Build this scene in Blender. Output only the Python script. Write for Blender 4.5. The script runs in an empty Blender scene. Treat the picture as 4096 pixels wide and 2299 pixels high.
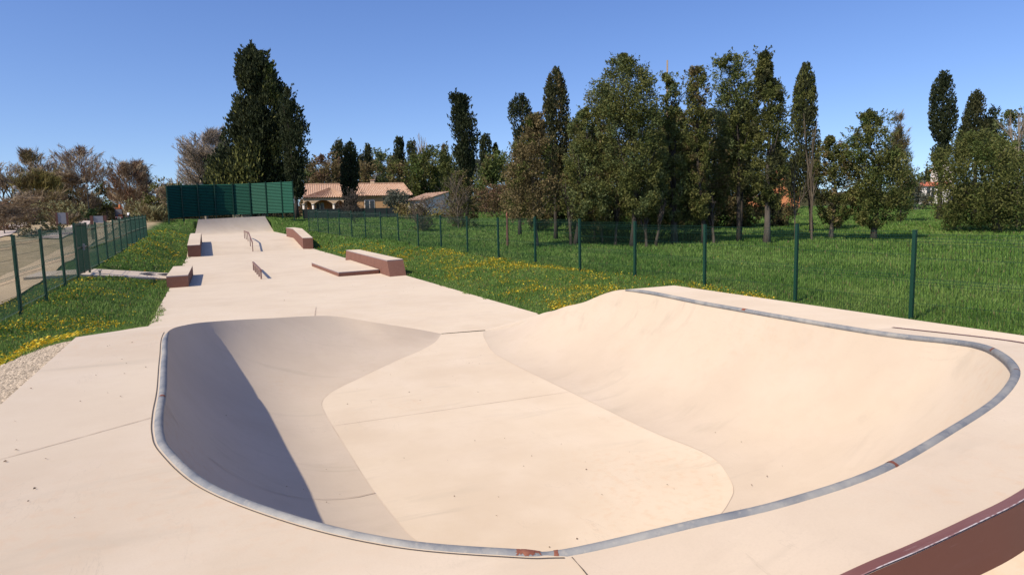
import bpy, bmesh, math, random
import numpy as np
from mathutils import Matrix, Vector
rng = np.random.default_rng(7); random.seed(7)
C = bpy.context.scene.collection
PI = math.pi
# ------------------------------------------------------------------ camera geometry (measured from the place)
F, PITCH, ROLL, YAW = 2651.3, 0.113119, -0.021392, 0.4251
CX, CY, H = 2048.0, 1149.5, 2.1
def cam_rot():
    fw = np.array([math.sin(YAW)*math.cos(PITCH), math.cos(YAW)*math.cos(PITCH), -math.sin(PITCH)])
    r = np.array([math.cos(YAW), -math.sin(YAW), 0.0]); u = np.cross(r, fw)
    c, s = math.cos(ROLL), math.sin(ROLL)
    return c*r+s*u, -s*r+c*u, fw
RV, UV, FV = cam_rot()
RIGHT = np.array([math.cos(YAW), -math.sin(YAW), 0.0]); FWD = np.array([math.sin(YAW), math.cos(YAW), 0.0])
def ray(x, y): return FV + RV*(x-CX)/F - UV*(y-CY)/F
def plane(Y):  # gently rising meadow
    return .0215*(np.minimum(Y, 98.0)-5.0)
def on_ground(x, y):
    d = ray(x, y); t = 4.0
    while t < 900:
        if H+d[2]*t < plane(d[1]*t): break
        t *= 1.002
    return d[0]*t, d[1]*t
def at_dist(x, y, D):
    d = ray(x, y); t = D/float(d@FWD); return d[0]*t, d[1]*t, H+d[2]*t

# ------------------------------------------------------------------ materials
def mat(name, col, rough=.8, noise=None, bump=0.0, metal=0.0, spec=.4, attr=False, scale=None, trans=0.0):
    m = bpy.data.materials.new(name); m.use_nodes = True
    nt = m.node_tree; n = nt.nodes; l = nt.links; b = n['Principled BSDF']
    b.inputs['Roughness'].default_value = rough; b.inputs['Metallic'].default_value = metal
    b.inputs['Specular IOR Level'].default_value = spec
    out = None
    if attr:
        a = n.new('ShaderNodeAttribute'); a.attribute_name = 'Col'; out = a.outputs['Color']
    else:
        rgb = n.new('ShaderNodeRGB'); rgb.outputs[0].default_value = (*col, 1); out = rgb.outputs[0]
    tc = n.new('ShaderNodeTexCoord')
    for (sc, amt, det, tint, lo, hi) in (noise or []):
        t = n.new('ShaderNodeTexNoise'); t.inputs['Scale'].default_value = sc; t.inputs['Detail'].default_value = det
        mp = n.new('ShaderNodeMapping'); l.new(tc.outputs['Object'], mp.inputs[0])
        if scale: mp.inputs['Scale'].default_value = scale
        l.new(mp.outputs[0], t.inputs['Vector'])
        r = n.new('ShaderNodeMapRange'); l.new(t.outputs['Fac'], r.inputs[0])
        r.inputs[1].default_value = lo; r.inputs[2].default_value = hi; r.inputs[3].default_value = 0; r.inputs[4].default_value = amt
        x = n.new('ShaderNodeMix'); x.data_type = 'RGBA'; x.blend_type = 'MIX'
        l.new(r.outputs[0], x.inputs['Factor']); l.new(out, x.inputs['A']); x.inputs['B'].default_value = (*tint, 1)
        out = x.outputs['Result']
    l.new(out, b.inputs['Base Color'])
    b.inputs['Diffuse Roughness'].default_value = .45 if name.startswith('concrete') else 0.0
    if bump:
        t = n.new('ShaderNodeTexNoise'); t.inputs['Scale'].default_value = 60; t.inputs['Detail'].default_value = 4
        l.new(tc.outputs['Object'], t.inputs['Vector'])
        bp = n.new('ShaderNodeBump'); bp.inputs['Strength'].default_value = bump; bp.inputs['Distance'].default_value = .01
        l.new(t.outputs['Fac'], bp.inputs['Height']); l.new(bp.outputs[0], b.inputs['Normal'])
    if trans:
        ts = n.new('ShaderNodeBsdfTranslucent'); l.new(out, ts.inputs[0])
        ms = n.new('ShaderNodeMixShader'); ms.inputs[0].default_value = trans
        l.new(b.outputs[0], ms.inputs[1]); l.new(ts.outputs[0], ms.inputs[2]); l.new(ms.outputs[0], n['Material Output'].inputs[0])
    return m
def concrete(name, col, dirt, pale, seed):
    m = bpy.data.materials.new(name); m.use_nodes = True; nt = m.node_tree; n = nt.nodes; l = nt.links; b = n['Principled BSDF']
    b.inputs['Roughness'].default_value = .82; b.inputs['Specular IOR Level'].default_value = .35; b.inputs['Diffuse Roughness'].default_value = .45
    tc = n.new('ShaderNodeTexCoord')
    def nz(s, d, sc=(1, 1, 1), dist=0.0):
        mp = n.new('ShaderNodeMapping'); l.new(tc.outputs['Object'], mp.inputs[0]); mp.inputs['Scale'].default_value = sc; mp.inputs['Location'].default_value = (seed*3.7, seed*1.3, 0)
        t = n.new('ShaderNodeTexNoise'); t.inputs['Scale'].default_value = s; t.inputs['Detail'].default_value = d; t.inputs['Roughness'].default_value = .62; t.inputs['Distortion'].default_value = dist; l.new(mp.outputs[0], t.inputs['Vector']); return t.outputs['Fac']
    def rng_(f, a, b_, c, d): r = n.new('ShaderNodeMapRange'); l.new(f, r.inputs[0]); r.inputs[1].default_value, r.inputs[2].default_value, r.inputs[3].default_value, r.inputs[4].default_value = a, b_, c, d; return r.outputs[0]
    def mul(a, b_): x = n.new('ShaderNodeMath'); x.operation = 'MULTIPLY'; l.new(a, x.inputs[0]); l.new(b_, x.inputs[1]); return x.outputs[0]
    rgb = n.new('ShaderNodeRGB'); rgb.outputs[0].default_value = (*col, 1); out = rgb.outputs[0]
    def over(f, tint):
        nonlocal out
        x = n.new('ShaderNodeMix'); x.data_type = 'RGBA'; l.new(f, x.inputs['Factor']); l.new(out, x.inputs['A']); x.inputs['B'].default_value = (*tint, 1); out = x.outputs['Result']
    over(rng_(nz(.45, 6), .42, .66, 0, .75), dirt)                       # big uneven drying patches
    over(rng_(nz(1.6, 7), .45, .75, 0, .45), pale)
    over(rng_(nz(5.5, 8, (1, 1, 1), .6), .52, .72, 0, .28), dirt)
    over(mul(rng_(nz(2.2, 8, (.35, 1.6, 1), .8), .55, .68, 0, .7), rng_(nz(.6, 3), .45, .62, 0, 1)), tuple(c*.80 for c in col))   # trowel sweeps
    st = mul(rng_(nz(.33, 2), .56, .66, 0, 1), rng_(nz(14, 8), .50, .66, 0, .32)); over(st, (col[0]*.93, col[1]*.74, col[2]*.60))   # rusty dirt stains
    ab = n.new('ShaderNodeMath'); ab.operation = 'SUBTRACT'; l.new(nz(3.0, 9, (1, .25, 1), 1.2), ab.inputs[0]); ab.inputs[1].default_value = .5
    aa = n.new('ShaderNodeMath'); aa.operation = 'ABSOLUTE'; l.new(ab.outputs[0], aa.inputs[0])
    over(mul(rng_(aa.outputs[0], 0, .004, .40, 0), rng_(nz(.8, 2), .55, .62, 0, 1)), tuple(c*.62 for c in col))               # fine scuffs
    over(rng_(nz(130, 3), .45, .72, 0, .22), tuple(c*.78 for c in col))   # sand grain
    l.new(out, b.inputs['Base Color'])
    bp = n.new('ShaderNodeBump'); bp.inputs['Strength'].default_value = .12; bp.inputs['Distance'].default_value = .012; l.new(nz(7, 9), bp.inputs['Height']); l.new(bp.outputs[0], b.inputs['Normal'])
    return m
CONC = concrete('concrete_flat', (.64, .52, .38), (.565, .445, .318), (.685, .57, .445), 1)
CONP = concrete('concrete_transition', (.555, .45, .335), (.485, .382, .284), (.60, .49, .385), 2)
GALV = mat('galvanised_steel', (.215, .215, .215), .65, [(2.5, .8, 7, (.36, .335, .29), .42, .62), (11, .6, 7, (.125, .135, .155), .46, .68), (45, .45, 5, (.42, .37, .30), .56, .75)], .25, metal=.0, spec=.3)
RUST = mat('rusty_paint', (.19, .06, .035), .85, [(30, .7, 5, (.30, .12, .07), .4, .7)], .3)
DARK = mat('dark_joint', (.10, .075, .055), .95)
JOINT = mat('saw_cut_joint', (.40, .295, .21), .95, [(3, .6, 3, (.56, .44, .34), .4, .6)])
BROWN = mat('brown_render', (.185, .080, .052), .85, [(60, .5, 3, (.28, .145, .10), .42, .7), (2.2, .45, 5, (.135, .058, .040), .45, .7), (11, .35, 6, (.28, .15, .11), .58, .75)], .2)
BSTEEL = mat('brown_painted_steel', (.16, .056, .036), .65, [(22, .35, 6, (.19, .085, .07), .5, .75), (90, .25, 3, (.30, .2, .18), .66, .8)], .05, scale=(.12, 1, 1))
SCUFF = mat('scuffed_paint', (.17, .068, .055), .6, [(9, .55, 7, (.30, .165, .145), .48, .72), (30, .6, 5, (.45, .34, .30), .64, .78)], .1, scale=(.1, 1, 1))
CHIP = mat('bare_metal_chips', (.55, .48, .45), .6, [(40, .9, 5, (.24, .11, .10), .45, .6)])
RAILM = mat('brown_rail_paint', (.20, .105, .085), .5, [(20, .4, 4, (.29, .17, .14), .4, .7)])
GREEN = mat('green_powder_coat', (.004, .036, .019), .5, [(5, .3, 3, (.007, .050, .028), .4, .7)])
WIRE = mat('green_wire', (.005, .036, .022), .55, spec=.3)
SLAT = mat('green_slat_metal', (.003, .082, .046), .75, [(2, .25, 3, (.003, .060, .034), .4, .7)])
GRAVEL = mat('gravel_path', (.56, .41, .245), .95, [(.8, .5, 4, (.62, .48, .31), .4, .65), (14, .4, 6, (.44, .32, .19), .45, .7)], .5)
PINKG = mat('pale_gravel', (.50, .41, .345), .95, [(1.5, .4, 5, (.43, .35, .28), .4, .65)], .4)
PEB = mat('pebbles', (.4, .33, .25), .9, attr=True)
PLASTER = mat('peach_plaster', (.62, .45, .30), .9, [(1, .3, 4, (.66, .46, .31), .4, .7)])
ORANGE = mat('orange_plaster', (.52, .20, .085), .9, [(1, .3, 4, (.44, .175, .075), .4, .7)])
WHITE = mat('white_plaster', (.66, .60, .54), .9, [(1.2, .3, 4, (.56, .50, .44), .4, .7)])
TILE = mat('clay_roof_tile', (.42, .25, .16), .85, [(3.5, .75, 3, (.55, .39, .28), .4, .62), (9, .6, 3, (.28, .145, .09), .5, .7)])
TILER = mat('red_roof_tile', (.46, .14, .07), .85, [(4, .5, 3, (.36, .11, .06), .4, .7)])
GLASS = mat('window_glass', (.03, .035, .04), .1)
BARK = mat('bark', (.036, .029, .022), .95, [(9, .7, 5, (.085, .068, .054), .45, .7)], .6, scale=(1, 1, .25))
BARKP = mat('pale_bark', (.11, .09, .072), .95, [(7, .7, 5, (.05, .04, .032), .45, .7)], .5, scale=(1, 1, .3))
LEAF = mat('foliage', (0, 0, 0), .75, attr=True, spec=.2, trans=.22)
TWIG = mat('twigs', (0, 0, 0), .9, attr=True, spec=.2)
BLADE = mat('grass_blade', (0, 0, 0), .65, attr=True, spec=.25, trans=.3)
PETAL = mat('yellow_petal', (0, 0, 0), .7, attr=True, trans=.25)
BOARD = mat('grey_board', (.22, .23, .255), .6, [(3, .3, 3, (.18, .19, .21), .4, .7)])
REDPOST = mat('dark_red_wood', (.11, .05, .04), .9, [(9, .4, 4, (.18, .09, .07), .4, .7)])
BLACK = mat('black_metal', (.012, .012, .013), .5)
ORNG = mat('orange_paint', (.55, .16, .04), .5, [(4, .3, 3, (.42, .12, .04), .4, .7)])
GREYM = mat('grey_metal', (.26, .25, .24), .6, [(4, .5, 4, (.35, .32, .29), .4, .7)])
SHIRT = mat('white_cloth', (.72, .74, .78), .9)
TROUS = mat('dark_cloth', (.03, .035, .04), .9)
SKIN = mat('skin', (.42, .25, .18), .7)
HAIR = mat('hair', (.05, .03, .02), .8)
YELLOW = mat('yellow_plastic', (.6, .38, .06), .6)
REDL = mat('red_plastic', (.45, .03, .02), .4)
NET_GAPS = mat('dark_net_and_gap_shade', (.012, .018, .018), .85, [(5, .4, 3, (.02, .026, .024), .4, .7)])  # privacy net, and the painted shade behind the screen slats
WALLC = mat('cream_wall', (.55, .46, .35), .9, [(2, .3, 3, (.48, .4, .3), .4, .7)])

# ------------------------------------------------------------------ mesh helpers
def obj(name, verts, faces, m, parent=None, smooth=False, cols=None):
    me = bpy.data.meshes.new(name)
    if isinstance(faces, np.ndarray):
        nv, nf, k = len(verts), len(faces), faces.shape[1]
        me.vertices.add(nv); me.vertices.foreach_set('co', np.asarray(verts, np.float32).ravel())
        me.loops.add(nf*k); me.loops.foreach_set('vertex_index', faces.astype(np.int32).ravel())
        me.polygons.add(nf); me.polygons.foreach_set('loop_start', np.arange(0, nf*k, k, dtype=np.int32))
        me.update(calc_edges=True)
    else:
        me.from_pydata([tuple(map(float, v)) for v in verts], [], [tuple(map(int, f)) for f in faces]); me.update()
    if smooth: me.polygons.foreach_set('use_smooth', np.ones(len(me.polygons), bool))
    if cols is not None:
        a = me.color_attributes.new('Col', 'FLOAT_COLOR', 'POINT')
        c = np.ones((len(verts), 4), np.float32); c[:, :3] = cols; a.data.foreach_set('color', c.ravel())
    me.materials.append(m)
    o = bpy.data.objects.new(name, me); C.objects.link(o)
    if parent: o.parent = parent
    return o
class MB:
    def __init__(s): s.v = []; s.f = []
    def add(s, v, f):
        b = len(s.v); s.v += [tuple(map(float, p)) for p in v]; s.f += [tuple(int(i)+b for i in q) for q in f]; return s
    def box(s, x0, x1, y0, y1, z0, z1):
        return s.add([(x0,y0,z0),(x1,y0,z0),(x1,y1,z0),(x0,y1,z0),(x0,y0,z1),(x1,y0,z1),(x1,y1,z1),(x0,y1,z1)],
                     [(3,2,1,0),(4,5,6,7),(0,1,5,4),(1,2,6,5),(2,3,7,6),(3,0,4,7)])
    def tube(s, pts, rad, n=8, cap=True):
        pts = [np.array(p, float) for p in pts]; k = len(pts); rad = rad if hasattr(rad, '__len__') else [rad]*k
        v = []; up = np.array([0, 0, 1.0])
        for i, p in enumerate(pts):
            t = pts[min(i+1, k-1)]-pts[max(i-1, 0)]; t /= (np.linalg.norm(t)+1e-9)
            a = np.cross(t, up if abs(t[2]) < .95 else np.array([1.0, 0, 0])); a /= np.linalg.norm(a); b = np.cross(a, t)
            for j in range(n):
                an = 2*PI*j/n; v.append(p+rad[i]*(a*math.cos(an)+b*math.sin(an)))
        f = [(i*n+j, i*n+(j+1) % n, (i+1)*n+(j+1) % n, (i+1)*n+j) for i in range(k-1) for j in range(n)]
        if cap: f += [tuple(range(n-1, -1, -1)), tuple((k-1)*n+j for j in range(n))]
        return s.add(v, f)
    def prism(s, poly, z0, z1):
        k = len(poly)
        z0 = z0 if hasattr(z0, '__len__') else [z0]*k; z1 = z1 if hasattr(z1, '__len__') else [z1]*k
        v = [(p[0], p[1], a) for p, a in zip(poly, z0)]+[(p[0], p[1], a) for p, a in zip(poly, z1)]
        return s.add(v, [tuple(range(k-1, -1, -1)), tuple(range(k, 2*k))]+[(i, (i+1) % k, k+(i+1) % k, k+i) for i in range(k)])
    def quad(s, a, b, c, d): return s.add([a, b, c, d], [(0, 1, 2, 3)])
    def build(s, name, m, parent=None, smooth=False, bevel=0):
        o = obj(name, s.v, s.f, m, parent, smooth)
        if bevel:
            md = o.modifiers.new('bevel', 'BEVEL'); md.width = bevel; md.segments = 2; md.limit_method = 'ANGLE'
        return o
def tag(o, label, cat, group=None, kind=None):
    if label: o['label'] = label
    if cat: o['category'] = cat
    if group: o['group'] = group
    if kind: o['kind'] = kind
    return o
def thing(name, label, cat, loc=(0, 0, 0), rz=0, group=None):
    o = bpy.data.objects.new(name, None); C.objects.link(o); o.location = loc; o.rotation_euler = (0, 0, rz)
    o.empty_display_size = .2
    return tag(o, label, cat, group)
def struct(o): o['kind'] = 'structure'; return o
def copy_part(src, parent, loc=None, rz=None):
    c = src.copy(); C.objects.link(c); c.parent = parent
    if loc is not None: c.location = loc
    if rz is not None: c.rotation_euler = (0, 0, rz)
    return c
def spline(pts, n):
    pts = np.array(pts, float); P = np.vstack([2*pts[0]-pts[1], pts, 2*pts[-1]-pts[-2]]); out = []
    for i in range(1, len(P)-2):
        for k in range(n):
            t = k/n; a, b, c, d = P[i-1], P[i], P[i+1], P[i+2]
            out.append(.5*((2*b)+(-a+c)*t+(2*a-5*b+4*c-d)*t*t+(-a+3*b-3*c+d)*t**3))
    out.append(P[-2]); return np.array(out)

# ------------------------------------------------------------------ ground
DL = (-1.23, 6.05)
def smooth(u): u = np.clip(u, 0, 1); return u*u*(3-2*u)
def edge_l(Y): return np.interp(Y, [-60, 3.5, 7.4, 14.87, 40.6, 46.8, 66, 70, 86, 100], [.0, .95, .95, -.01, -.01, .56, .62, 1.85, 1.8, 1.9])
def edge_r(Y): return np.interp(Y, [-60, 2, 7.7, 12.1, 44.6, 50, 71, 76, 86, 100], [.2, .72, .72, -.01, -.01, .6, .66, 2.1, 1.7, 1.9])
def lump(X, Y):
    return .05*np.sin(X*.9+.6*np.sin(Y*.43))*np.sin(Y*.71+1.3)+.03*np.sin(X*2.3+Y*1.1)
def ground_z(X, Y):
    p = plane(Y)+.6*lump(X*.35, Y*.35)
    gl = edge_l(Y)+(p+.03-edge_l(Y))*smooth((DL[0]-X)/2.3)
    gr = edge_r(Y)+(p-edge_r(Y))*smooth((X-DL[1])/2.9)
    out = np.where(X <= DL[0], gl, np.where(X >= DL[1], gr, -.35))
    u = (X-DL[0])/(DL[1]-DL[0])
    back = edge_l(Y)*(1-u)+edge_r(Y)*u-.02
    out = np.where((X > DL[0]) & (X < DL[1]) & (Y > 75.2), back, out)
    wk = (X < -1.2) & (X > -5.3) & (np.abs(Y-(25.25+(X+3.7)*.75)) < 1.75)
    out = np.where(wk, np.minimum(out, .03+.175*(-1.24-X)-.06), out)
    near = (1-wk)*smooth((np.minimum(DL[0]-X, 9)+0)/1.0)*(X < DL[0])+smooth((X-DL[1])/1.2)*(X > DL[1])
    return out+near*lump(X, Y)
xs = np.concatenate([np.linspace(-600, -60, 15), np.linspace(-55, -13, 22), np.arange(-12, -1.5, .35), [-1.48, DL[0], DL[0]+.12, 1, 3.5, DL[1]-.12, DL[1], 6.4],
                     np.arange(6.7, 16, .4), np.arange(16, 46, 1.2), np.linspace(50, 120, 24), np.linspace(130, 700, 20)])
ys = np.concatenate([np.linspace(-300, -10, 12), np.arange(-8, 80, .45), np.arange(80, 130, 2), np.linspace(135, 900, 40)])
GX, GY = np.meshgrid(xs, ys); GZ = ground_z(GX, GY)
V = np.stack([GX, GY, GZ], -1).reshape(-1, 3); nx = len(xs)
idx = np.arange(len(ys)*nx).reshape(len(ys), nx)
Fq = np.stack([idx[:-1, :-1], idx[:-1, 1:], idx[1:, 1:], idx[1:, :-1]], -1).reshape(-1, 4)
def ground_material():
    m = bpy.data.materials.new('meadow_soil'); m.use_nodes = True; nt = m.node_tree; n = nt.nodes; l = nt.links
    b = n['Principled BSDF']; b.inputs['Roughness'].default_value = .95; b.inputs['Specular IOR Level'].default_value = .1
    tc = n.new('ShaderNodeTexCoord')
    def nz(s, d): t = n.new('ShaderNodeTexNoise'); t.inputs['Scale'].default_value = s; t.inputs['Detail'].default_value = d; l.new(tc.outputs['Object'], t.inputs['Vector']); return t.outputs['Fac']
    def ramp(f, stops):
        r = n.new('ShaderNodeValToRGB'); l.new(f, r.inputs[0]); e = r.color_ramp.elements
        e[0].position, e[0].color = stops[0][0], (*stops[0][1], 1); e[1].position, e[1].color = stops[-1][0], (*stops[-1][1], 1)
        for p, c in stops[1:-1]: q = e.new(p); q.color = (*c, 1)
        return r.outputs[0]
    def mix(f, a, c, fac=None):
        x = n.new('ShaderNodeMix'); x.data_type = 'RGBA'; l.new(f, x.inputs['Factor']); l.new(a, x.inputs['A']); l.new(c, x.inputs['B']); return x.outputs['Result']
    g = mix(nz(.35, 5), ramp(nz(7, 5), [(.3, (.028, .058, .012)), (.7, (.062, .110, .022))]), ramp(nz(3, 6), [(.3, (.040, .075, .014)), (.7, (.085, .125, .028))]))
    d = mix(nz(.5, 5), ramp(nz(4, 6), [(.3, (.30, .215, .125)), (.7, (.50, .385, .24))]), ramp(nz(2, 6), [(.3, (.22, .18, .09)), (.7, (.42, .33, .20))]))
    sp = n.new('ShaderNodeSeparateXYZ'); l.new(tc.outputs['Object'], sp.inputs[0])
    ma = n.new('ShaderNodeMath'); ma.operation = 'MULTIPLY_ADD'; l.new(nz(.25, 4), ma.inputs[0]); ma.inputs[1].default_value = 3.0; l.new(sp.outputs[0], ma.inputs[2])
    mr = n.new('ShaderNodeMapRange'); l.new(ma.outputs[0], mr.inputs[0]); mr.inputs[1].default_value = -4.0; mr.inputs[2].default_value = -3.2
    l.new(mix(mr.outputs[0], d, g), b.inputs['Base Color'])
    bp = n.new('ShaderNodeBump'); bp.inputs['Strength'].default_value = .6; bp.inputs['Distance'].default_value = .08; l.new(nz(9, 6), bp.inputs['Height']); l.new(bp.outputs[0], b.inputs['Normal'])
    return m
struct(obj('ground', V, Fq, ground_material(), smooth=True))

def sheet(name, left, right, m, lift=.02, sub=14):
    L, R = spline(left, sub), spline(right, sub); v = []; f = []; K = 6
    for a, b in zip(L, R):
        for k in range(K+1):
            p = a+(b-a)*k/K; v.append((p[0], p[1], float(ground_z(p[0], p[1]))+lift))
    for i in range(len(L)-1):
        for k in range(K): q = i*(K+1)+k; f.append((q, q+1, q+K+2, q+K+1))
    return struct(obj(name, v, f, m, smooth=True))
sheet('path', [(-4.9, 6), (-5.2, 13), (-5.55, 20), (-5.8, 24), (-6.15, 31), (-6.5, 38), (-7.4, 52), (-9.2, 72), (-10.4, 88), (-13.2, 118), (-16, 160)],
      [(-3.95, 6), (-4.05, 13), (-4.2, 17.5), (-4.55, 24), (-5.0, 31), (-5.55, 38), (-6.4, 52), (-7.7, 72), (-8.9, 88), (-11.4, 118), (-13.8, 160)], GRAVEL, .055)
sheet('path', [(-17.5, 40), (-17.2, 60), (-18.6, 78), (-20.5, 96), (-25, 130)], [(-12.2, 40), (-13.4, 60), (-16.6, 78), (-18.8, 96), (-23, 130)], PINKG, .06)
sheet('path', [(-10.2, 52), (-11.3, 66), (-13.2, 86), (-16.2, 112)], [(-8.9, 52), (-9.5, 66), (-12.0, 86), (-14.6, 112)], PINKG, .065)
# concrete walkway from the gate
wb = MB(); wb.prism([(-3.75, 24.2), (-1.24, 26.0), (-1.24, 28.4), (-3.75, 26.4)], [-.1]*4, [.47, .03, .035, .50]); struct(wb.build('pavement', CONC))
wb = MB(); wb.prism([(-5.0, 23.3), (-3.77, 24.18), (-3.77, 26.38), (-5.0, 25.3)], [.2]*4, [.52, .475, .50, .54]); struct(wb.build('pavement', CONC))
for i, (gx, gy) in enumerate([(-2.15, 26.6), (-1.62, 27.1)]):
    t = thing('drain_grate', ['dark rectangular drain grate set in the walkway, the one nearer the gate', 'dark drain grate set in the walkway beside the first low brick box'][i], 'drain', (gx, gy, .03+.44*(-1.24-gx)/2.51+.012), .55)
    MB().box(-.22, .22, -.28, .28, 0, .015).build('frame', GREYM, t)
    b = MB()
    for k in range(6): b.box(-.17+k*.065, -.145+k*.065, -.24, .24, .015, .03)
    b.build('grate', BLACK, t)

# ------------------------------------------------------------------ skate bowl
PAIRS = [((3.6, 11.0, 0.0), (3.59, 10.98)), ((3.12, 10.95, .14), (3.27, 10.34)), ((2.47, 11.05, .29), (2.88, 9.83)), ((1.75, 11.25, .44), (2.37, 9.32)),
 ((.73, 10.3, .62), (1.65, 8.52)), ((.02, 9.3, .78), (1.25, 8.05)), ((-.29, 8.45, .89), (1.05, 7.65)), ((-.44, 7.27, 1.0), (1.0, 7.15)),
 ((-.40, 5.9, 1), (1.0, 6.0)), ((-.35, 4.8, 1), (1.01, 5.0)), ((-.335, 4.2, 1), (1.03, 4.55)), ((-.31, 3.8, 1), (1.05, 4.25)), ((-.255, 3.48, 1), (1.09, 4.0)),
 ((-.08, 2.94, 1), (1.2, 3.68)), ((.21, 2.45, 1), (1.36, 3.42)), ((.51, 2.10, 1), (1.55, 3.26)), ((.84, 1.86, 1), (1.75, 3.16)), ((.975, 1.79, 1.0), (1.85, 3.13)),
 ((1.36, 1.60, 1.10), (2.1, 3.1)), ((1.64, 1.51, 1.145), (2.28, 3.11)), ((2.09, 1.51, 1.17), (2.5, 3.16)), ((2.72, 1.65, 1.18), (2.8, 3.27)), ((3.26, 1.8, 1.18), (3.05, 3.38)),
 ((3.73, 1.98, 1.175), (3.27, 3.52)), ((4.12, 2.18, 1.16), (3.45, 3.67)), ((4.52, 2.46, 1.135), (3.6, 3.9)), ((4.98, 2.84, 1.08), (3.74, 4.2)), ((5.19, 3.2, 1.04), (3.76, 4.5)),
 ((5.22, 3.96, 1.0), (3.70, 5.1)), ((5.22, 5.9, 1.0), (3.71, 6.4)), ((5.21, 7.67, 1.0), (3.72, 7.8)), ((5.06, 8.6, .72), (3.74, 8.6)), ((5.0, 9.0, .62), (3.79, 9.13)),
 ((5.0, 9.41, .5), (3.95, 9.74)), ((5.06, 9.95, .38), (4.12, 10.3)), ((4.95, 10.5, .18), (4.25, 10.65)), ((4.4, 10.9, 0.0), (4.36, 10.88))]
SUB = 8
rim = spline([p[0] for p in PAIRS], SUB); flo = spline([p[1] for p in PAIRS], SUB)
rim[:, 2] = np.clip(rim[:, 2], 0, 1.185)
NP = len(rim)
bowl = thing('skate_bowl', 'sandy concrete skate bowl with steel coping and a long shadow on its left wall', 'skate bowl', (2.3, 6, 0))
B0 = np.array([2.3, 6, 0])
def bpart(name, v, f, m, smooth=True):
    return obj(name, [np.array(p)-B0 for p in v], f, m, bowl, smooth)
K = 14; v = []; f = []
for (r, q) in zip(rim, flo):
    z = max(r[2], 1e-4); e = math.hypot(r[0]-q[0], r[1]-q[1]); e = max(e, 1e-4)
    R_ = (e*e+z*z)/(2*z); th = math.atan2(e, R_-z) if R_ > z else PI/2
    th = math.acos(max(-1, min(1, (R_-z)/R_)))
    for k in range(K+1):
        a = th*k/K; s = R_*math.sin(a)/e; v.append((q[0]+(r[0]-q[0])*s, q[1]+(r[1]-q[1])*s, R_*(1-math.cos(a))))
for i in range(NP-1):
    for k in range(K): a = i*(K+1)+k; f.append((a, a+K+1, a+K+2, a+1))
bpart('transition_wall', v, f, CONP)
TRANS = np.array(v).reshape(NP, K+1, 3)
def ngon(name, pts, m, z, parent=None):
    bm = bmesh.new(); vs = [bm.verts.new((p[0], p[1], z)) for p in pts]; fc = bm.faces.new(vs); bmesh.ops.triangulate(bm, faces=[fc]); bm.normal_update()
    if sum(fa.normal.z for fa in bm.faces) < 0: bmesh.ops.reverse_faces(bm, faces=bm.faces[:])
    me = bpy.data.meshes.new(name); bm.to_mesh(me); bm.free(); me.materials.append(m); o = bpy.data.objects.new(name, me); C.objects.link(o)
    if parent: o.parent = parent
    return o
o = ngon('floor', [q-B0[:2] for q in flo], CONC, 0.0, bowl)
# extension ring around the raised coping (outer line, top height)
RING = {17: (.99, 1.20, 1.0), 18: (1.475, 1.125, 1.125), 19: (1.72, 1.115, 1.15), 20: (2.0, 1.125, 1.165), 21: (2.31, 1.155, 1.172), 22: (2.95, 1.27, 1.18), 23: (3.5, 1.42, 1.175),
        24: (4.1, 1.68, 1.16), 25: (4.6, 1.95, 1.135), 26: (5.12, 2.36, 1.09), 27: (5.48, 2.95, 1.05), 28: (5.53, 3.93, 1.0)}
ring = spline([RING[i] for i in range(17, 29)], SUB)
ri0, ri1 = 17*SUB, 28*SUB
def loft(A, Bv, k=1):
    v = []; f = []
    for a, b in zip(A, Bv):
        for j in range(k+1): v.append(np.array(a)+(np.array(b)-np.array(a))*j/k)
    for i in range(len(A)-1):
        for j in range(k): q = i*(k+1)+j; f.append((q, q+1, q+k+2, q+k+1))
    return v, f
def up(vf):
    v, f = vf; return v, [q if np.cross(v[q[1]]-v[q[0]], v[q[2]]-v[q[1]])[2] > 0 else q[::-1] for q in f]
LIP = .018
rimo = rim.copy()
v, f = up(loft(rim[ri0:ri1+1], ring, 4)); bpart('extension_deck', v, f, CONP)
# lower deck: from rim / ring foot to the outer outline
OUT = {7: (-1.23, 7.43), 8: (-1.23, 5.9), 9: (-1.23, 4.8), 10: (-1.23, 4.1), 11: (-1.23, 3.5), 12: (-1.23, 2.9), 13: (-1.23, 1.2), 14: (-1.23, -1.0), 15: (-1.23, -3.5), 16: (.2, -3.5), 17: (.9, -3.5),
       18: (1.4, -3.5), 19: (1.7, -3.5), 20: (2.1, -3.5), 21: (2.7, -3.5), 22: (3.5, -3.5), 23: (4.3, -3.5), 24: (6.05, -3.5), 25: (6.05, -1.0), 26: (6.05, 1.2), 27: (6.05, 2.7), 28: (6.05, 3.93), 29: (6.05, 5.9), 30: (6.05, 7.69)}
inner = []; outer = []
for i in range(7, 31):
    if i == 17:
        inner.append(tuple([*rim[17*SUB][:2], 1.0])); outer.append((*OUT[17], 1.0))
    for k in range(SUB if i < 30 else 1):
        j = i*SUB+k; t = k/SUB
        p = np.array(OUT[i]); q = np.array(OUT.get(i+1, OUT[i])); outer.append((*(p+(q-p)*t), 1.0))
        if ri0 <= j <= ri1:
            r = ring[j-ri0]; inner.append((r[0], r[1], 1.0))
            if j == ri1: inner.append((*rim[j][:2], 1.0)); outer.append(outer[-1])
        else: r = rim[j]; inner.append((r[0], r[1], 1.0))
v, f = up(loft(inner, outer, 5)); bpart('deck', v, f, CONC, False)
v, f = loft([(p[0], p[1], 1.0) for p in outer], [(p[0], p[1], -.4) for p in outer]); bpart('deck_side', v, f, CONC, False)
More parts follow.
